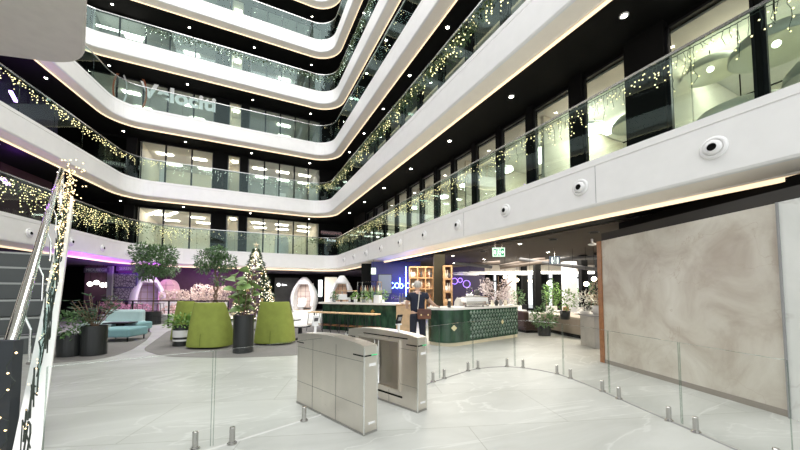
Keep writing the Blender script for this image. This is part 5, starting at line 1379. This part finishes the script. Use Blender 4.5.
# lowered bulkhead and ducts deeper in the café
q0, q1 = at(446, 18.6), at(640, 18.6); c_ = (q0+q1)/2; d_ = q1-q0
struct('trim_20', MB().box((c_.x, c_.y, 2.84), (d_.length, .3, .42), -YAW), mat('bulkhead_beige', (.62, .56, .48), .6))
q0, q1 = at(492, 17.0), at(640, 17.0); c_ = (q0+q1)/2; d_ = q1-q0
o_ = obj('linear_light', MB().box((0, 0, 0), (d_.length, .16, .13), -YAW), mat('linear_white_glow', (1, .98, .92), .5, emit=3.0, ecol=(1, .97, .9))); o_.location = (c_.x, c_.y, zz(272.5, 17)); tag(o_, 'long bright white linear light under the café ceiling', 'light')
for i, (p0, p1) in enumerate([((450, 266, 15), (500, 262, 15)), ((455, 263, 14), (492, 267, 14)), ((500, 268, 14), (570, 258, 13)), ((520, 259, 14), (600, 270, 12)), ((500, 266, 14), (545, 258, 14)), ((556, 259, 12.5), (604, 257, 11))]):
    a_, b_ = at(p0[0], p0[2], min(zcb-.08, zz(p0[1], p0[2]))), at(p1[0], p1[2], min(zcb-.08, zz(p1[1], p1[2])))
    o_ = obj('ceiling_duct', MB().tube([a_, a_.lerp(b_, .5), b_], .07, 8), [mat('duct_taupe', (.14, .11, .09), .6), GREYD][i % 2]); tag(o_, 'exposed %s duct hanging under the café ceiling, %s' % (['taupe', 'dark grey'][i % 2], ['farthest left', 'short one by the exit sign', 'long one rising right', 'long one falling right', 'behind the exit sign', 'nearest the wood edge'][i]), 'duct', 'ducts under the café ceiling')

# ------------------------------------------------------------------ café seating beyond
def fr(px, dep, z=0): return at(px, dep, z)
q0, q1 = Vector((10.9, 8.9)), Vector((9.6, 5.9))
t = thing('banquette', 'long taupe banquette block with pale seat top near the wood edge', 'bench', (10.75, 7.6, 0), radians(-20))
obj('body', MB().box((0, 0, .38), (1.4, 2.6, .5)), mat('taupe_block', (.30, .25, .20), .7), t, bev=.02); obj('seat_top', MB().box((0, 0, .66), (1.45, 2.7, .07)), mat('pale_taupe', (.48, .42, .35), .6), t, bev=.02); obj('plinth', MB().box((0, 0, .06), (1.2, 2.4, .12)), BLACK, t)
q = at(600, 9.0); t = thing('reception_block', 'grey stone block beside the wood edge of the marble wall', 'counter', (q.x-.0, q.y, 0), -YAW); obj('body', MB().box((0, 0, .42), (.8, .7, .84)), mat('grey_stone', (.42, .40, .37), .5, var=.1), t, bev=.02); obj('top', MB().box((0, 0, .86), (.84, .74, .04)), GREYM, t)
q = at(531, 12.4); t = thing('sofa', 'dark brown leather sofa with white cushions behind the counter end', 'sofa', q, -YAW+.25)
DBR = mat('dark_brown_leather', (.045, .02, .015), .4)
obj('seat', MB().box((0, 0, .28), (1.1, .8, .36)), DBR, t, bev=.05); obj('backrest', MB().box((-.5, 0, .5), (.2, .8, .6)), DBR, t, bev=.05); obj('cushion', MB().box((.05, 0, .55), (.6, .2, .36)), WPLAST, t, bev=.07); obj('base', MB().box((0, 0, .05), (1.0, .7, .08)), BLACK, t)
q = at(543, 11.3); t = thing('bushy_plant', 'leafy green plant standing beside the brown sofa', 'potted plant', q); obj('pot', MB().lathe([(0, 0), (.2, 0), (.22, .35), (.18, .35)], n=18), POTB, t); x = obj('leaves', MB().foliage((0, 0, .62), (.42, .4, .38), 420, .13, .06), LEAF, t); x['kind'] = 'stuff'
for i, (px, dep, h, m, lab) in enumerate([(564, 9.6, .45, LEAF2, 'bright green arching plant in dark pot on the banquette'), (584, 9.4, .40, mat('white_flower', (.80, .80, .74), .7), 'white flowering plant on the banquette'), (597, 9.0, .5, mat('dry_grass', (.45, .38, .28), .8), 'dry grass arrangement near the wood edge')]):
    q = at(px, dep); t = thing('table_plant', lab, 'potted plant', (q.x, q.y, .70 if i < 2 else .88)); obj('pot', MB().lathe([(0, 0), (.12, 0), (.15, .25), (.12, .25)], n=18), [POTB, WPLAST, WPLAST][i], t, smooth=True); x = obj('leaves', MB().foliage((0, 0, .25+h*.7), (.26, .26, h*.7), 180, .12, .045, shell=.1), m, t); x['kind'] = 'stuff'
q = at(562, 14); struct('wall_column_white', MB().box((at(569, 14.5).x, at(569, 14.5).y, 1.4), (.46, .46, 2.9), -YAW), WPLAST)
q = at(510, 17.5); struct('wall_column_pale', MB().box((at(511, 17.5).x, at(511, 17.5).y, 1.3), (.4, .4, 2.6), -YAW), mat('column_bright', (.8, .78, .74), .5))
for i, (px, dep) in enumerate([(537, 15), (524, 17), (583, 13.5), (600, 12.5)]):
    q = at(px, dep+(1.2 if px == 524 else 0)); struct('wall_column_dark_%d' % (i+1), MB().box((q.x, q.y, 1.52), (.26, .26, 3.02), -YAW), BLACK)
# glazed outer front of the café: mullions with daylight behind
t = MB()
for i in range(19):
    y = -2+i*2.0; t.box((21.2, y, 1.8), (.14, 1.45 if i % 3 else 1.7, 3.6))
t.box((21.2, 15, 2.5), (.12, 38, .12)); t.box((21.2, 15, .1), (.16, 38, .2)); struct('window_900', t, BLACKM)
# leafy plants and lamps seen against the café windows
for i, (px, dep, c_, s_) in enumerate([(552, 16, LEAF2, 1), (546, 17.5, LEAF, .9), (576, 15, LEAF2, .8), (517, 16.5, LEAF, .8), (590, 14, LEAF, .9)]):
    q = at(px, dep); t = thing('indoor_tree', 'slender leafy plant against the café windows, %s from the left' % ['third', 'second', 'fourth', 'first', 'fifth'][i], 'potted plant', q, 0, 'slender plants by the café windows'); obj('pot', MB().lathe([(0, 0), (.2, 0), (.24, .4), (.2, .4)], n=16), POTB, t); obj('stem', MB().cyl((0, 0, .3), .02, 1.3*s_, 6), BARK, t); x = obj('leaves', MB().foliage((0, 0, 1.45*s_), (.35, .35, .65*s_), 240, .14, .06, shell=.1), c_, t); x['kind'] = 'stuff'
for i, (px, py, dep) in enumerate([(549, 283, 12), (573, 280, 11.5), (586, 284, 11), (594, 279, 11), (530, 281, 13), (505, 277, 14), (517, 280, 14), (602, 285, 10.5)]):
    z_ = zz(py, dep); q = at(px, dep, z_); t = thing('globe_pendant', 'small glowing glass pendant over the café seating, %s from the left' % ['fourth', 'fifth', 'sixth', 'seventh', 'third', 'first', 'second', 'eighth'][i], 'pendant light', q, 0, 'globe pendants over the café'); obj('globe', MB().sph((0, 0, 0), .08, 12, 8), mat('warm_globe', (1, .85, .6), .5, emit=8, ecol=(1, .86, .62)), t, smooth=True); obj('cord', MB().tube([(0, 0, .08), (0, 0, zcb-z_)], .006, 5), BLACK, t)
for i, (px, dep, w_) in enumerate([(490, 15.5, 2.0), (520, 16, 1.8), (470, 16.2, 1.4)]):
    q = at(px, dep, 2.42); t = thing('slatted_chandelier', 'white slatted hanging frame light above the café, %s' % ['middle', 'right', 'left'][i], 'chandelier', q, -YAW+.2*i); s = MB()
    for j in range(6): s.box((0, -.4+.16*j, .05*sin(j)), (w_, .03, .03))
    obj('slats', s, WPLAST, t)
    for x in (-w_/2, 0, w_/2): obj('crossbar', MB().box((x, 0, .03), (.03, .95, .03)), WPLAST, t)
    obj('cord', MB().tube([(0, 0, .05), (0, 0, zcb-2.42)], .006, 5), BLACK, t)
def cafe_chair(loc, rz, label, m):
    t = thing('cafe_chair', label, 'chair', loc, rz, 'café chairs beyond the counter')
    obj('seat', MB().box((0, 0, .45), (.45, .45, .06)), m, t, bev=.02); obj('backrest', MB().box((0, .21, .70), (.44, .05, .42)), m, t, bev=.02)
    for sx in (-1, 1):
        for sy in (-1, 1): obj('leg', MB().cyl((sx*.19, sy*.19, 0), .015, .43, 6), BLACKM, t)
for i, (px, dep, m) in enumerate([(521, 14, WPLAST), (514, 14.5, BLACKM), (551, 14, WPLAST), (560, 13.5, WOOD), (576, 12.5, WPLAST), (590, 12, BLACKM), (528, 15.5, BLACKM)]):
    cafe_chair(at(px, dep), i*1.1, 'small %s café chair beyond the counter, %s' % ({WPLAST.name: 'white', BLACKM.name: 'black', WOOD.name: 'wooden'}[m.name], ['just right of the counter end', 'leftmost by the blossom tree', 'behind the leafy plant', 'left of the white column', 'right of the white column', 'near the wood edge', 'deepest by the dark post'][i]), m)
for i, (px, dep) in enumerate([(517, 13.6), (556, 13), (583, 11.8)]):
    t = thing('cafe_table', 'small round café table beyond the counter, %s' % ['left one', 'middle one', 'right one'][i], 'table', at(px, dep), 0, 'café tables'); obj('table_top', MB().cyl((0, 0, .73), .36, .03, 24), WPLAST, t); obj('pedestal', MB().cyl((0, 0, 0), .03, .73, 10), BLACKM, t); obj('base', MB().cyl((0, 0, 0), .22, .02, 20), BLACKM, t)

# ------------------------------------------------------------------ lamps of the place, plus added shop fill
def area(name, loc, size, power, col=(1, 1, 1), rot=(0, 0, 0), sy=None):
    l = bpy.data.lights.new(name, 'AREA'); l.energy = power; l.color = col; l.size = size
    if sy: l.shape = 'RECTANGLE'; l.size_y = sy
    o = bpy.data.objects.new(name, l); COL.objects.link(o); o.location = loc; o.rotation_euler = rot; return o
def point(name, loc, power, col=(1, 1, 1), r=.1):
    l = bpy.data.lights.new(name, 'POINT'); l.energy = power; l.color = col; l.shadow_soft_size = r
    o = bpy.data.objects.new(name, l); COL.objects.link(o); o.location = loc; return o
for px_, py_ in ((80, 259), (95, 262), (112, 265), (128, 268)):
    q = G(px_, py_, 2.9); area('violet_uplight', (q.x, q.y, 2.35), .9, 14, (.4, .04, 1), (pi, 0, 0))
for x, y in ((-6.3, 19.3), (-4.3, 22.6), (-1.8, 23.6), (.8, 23.6)): point('violet_wash', (x, y, 2.85), 18, (.45, .05, 1), .15)
point('violet_wash', at(150, 18.6, 1.6), 22, (.75, .4, 1), .1)
point('blue_wash', at(402, 15.6, 2.0), 24, (.08, .12, 1), .1)
point('violet_neon_wash', at(461, 17.2, 2.2), 12, (.3, .15, 1), .1)
area('counter_lamps', (6.8, 9.6, 3.0), 2.6, 110, (1, .92, .8))
area('bar_lamps', (5.8, 12.4, 3.0), 2.4, 90, (1, .9, .78))
area('shelf_lamp', at(421, 12.7, 2.75), .9, 13, (1, .82, .6))
area('cafe_lamps', (12.5, 10.5, 2.98), 4.5, 330, (1, .93, .82))
area('cafe_lamps', (15.5, 17, 3.0), 4.5, 320, (1, .95, .88))
area('cafe_lamps', (10.2, 5.0, 3.0), 1.8, 110, (1, .88, .7))
area('back_lamps', (3.6, 23.2, 2.95), 1.6, 200, (1, .97, .92))
area('flower_lamps', (-1.8, 20.2, 3.4), 2.0, 120, (1, .9, .9))
for y_ in (2.6, 5.6, 8.6, 12.2, 16):
    area('shop_fill', (XA+1.9, y_, 6.68), 1.3, 30, (1, .97, .84))  # fill lights added to brighten the first floor shop interiors
for k_, j_, zf in ((1, 4.5, 2.2), (1, 7.5, 2.2), (0, 5.5, 2.3), (0, 8.5, 2.3)):
    q = Vector((XLC[k_], YB))+WD*j_+Vector((-.976, .217))*1.7
    point('violet_wash', (q.x, q.y, ZL[k_]+zf), 12, (.4, .05, 1), .15)
    o_ = obj('violet_strip_light', MB().box((0, 0, 0), (.10, .9, .08), .25), mat('violet_glow', (.6, .3, 1), .5, emit=6, ecol=(.62, .3, 1))); o_.location = (q.x-.3, q.y, ZL[k_]+1.7)
    tag(o_, 'short violet strip light behind the left %s balcony, %s one' % (ORD[k_], 'farther' if j_ < 6 else 'nearer'), 'light', 'violet lights on the left wing')
# skylight over the atrium
sk = area('skylight', (-.6, 9, 31), 14, 4200, (1, .99, .96), sy=30)

w = bpy.data.worlds.new('world'); sc.world = w; w.use_nodes = True
bg = w.node_tree.nodes['Background']; bg.inputs['Color'].default_value = (.95, .98, 1.0, 1); bg.inputs['Strength'].default_value = 1.1
vs_ = sc.view_settings; vs_.view_transform = 'Standard'; vs_.look = 'None'; vs_.gamma = 1; vs_.use_curve_mapping = False; vs_.exposure = .62
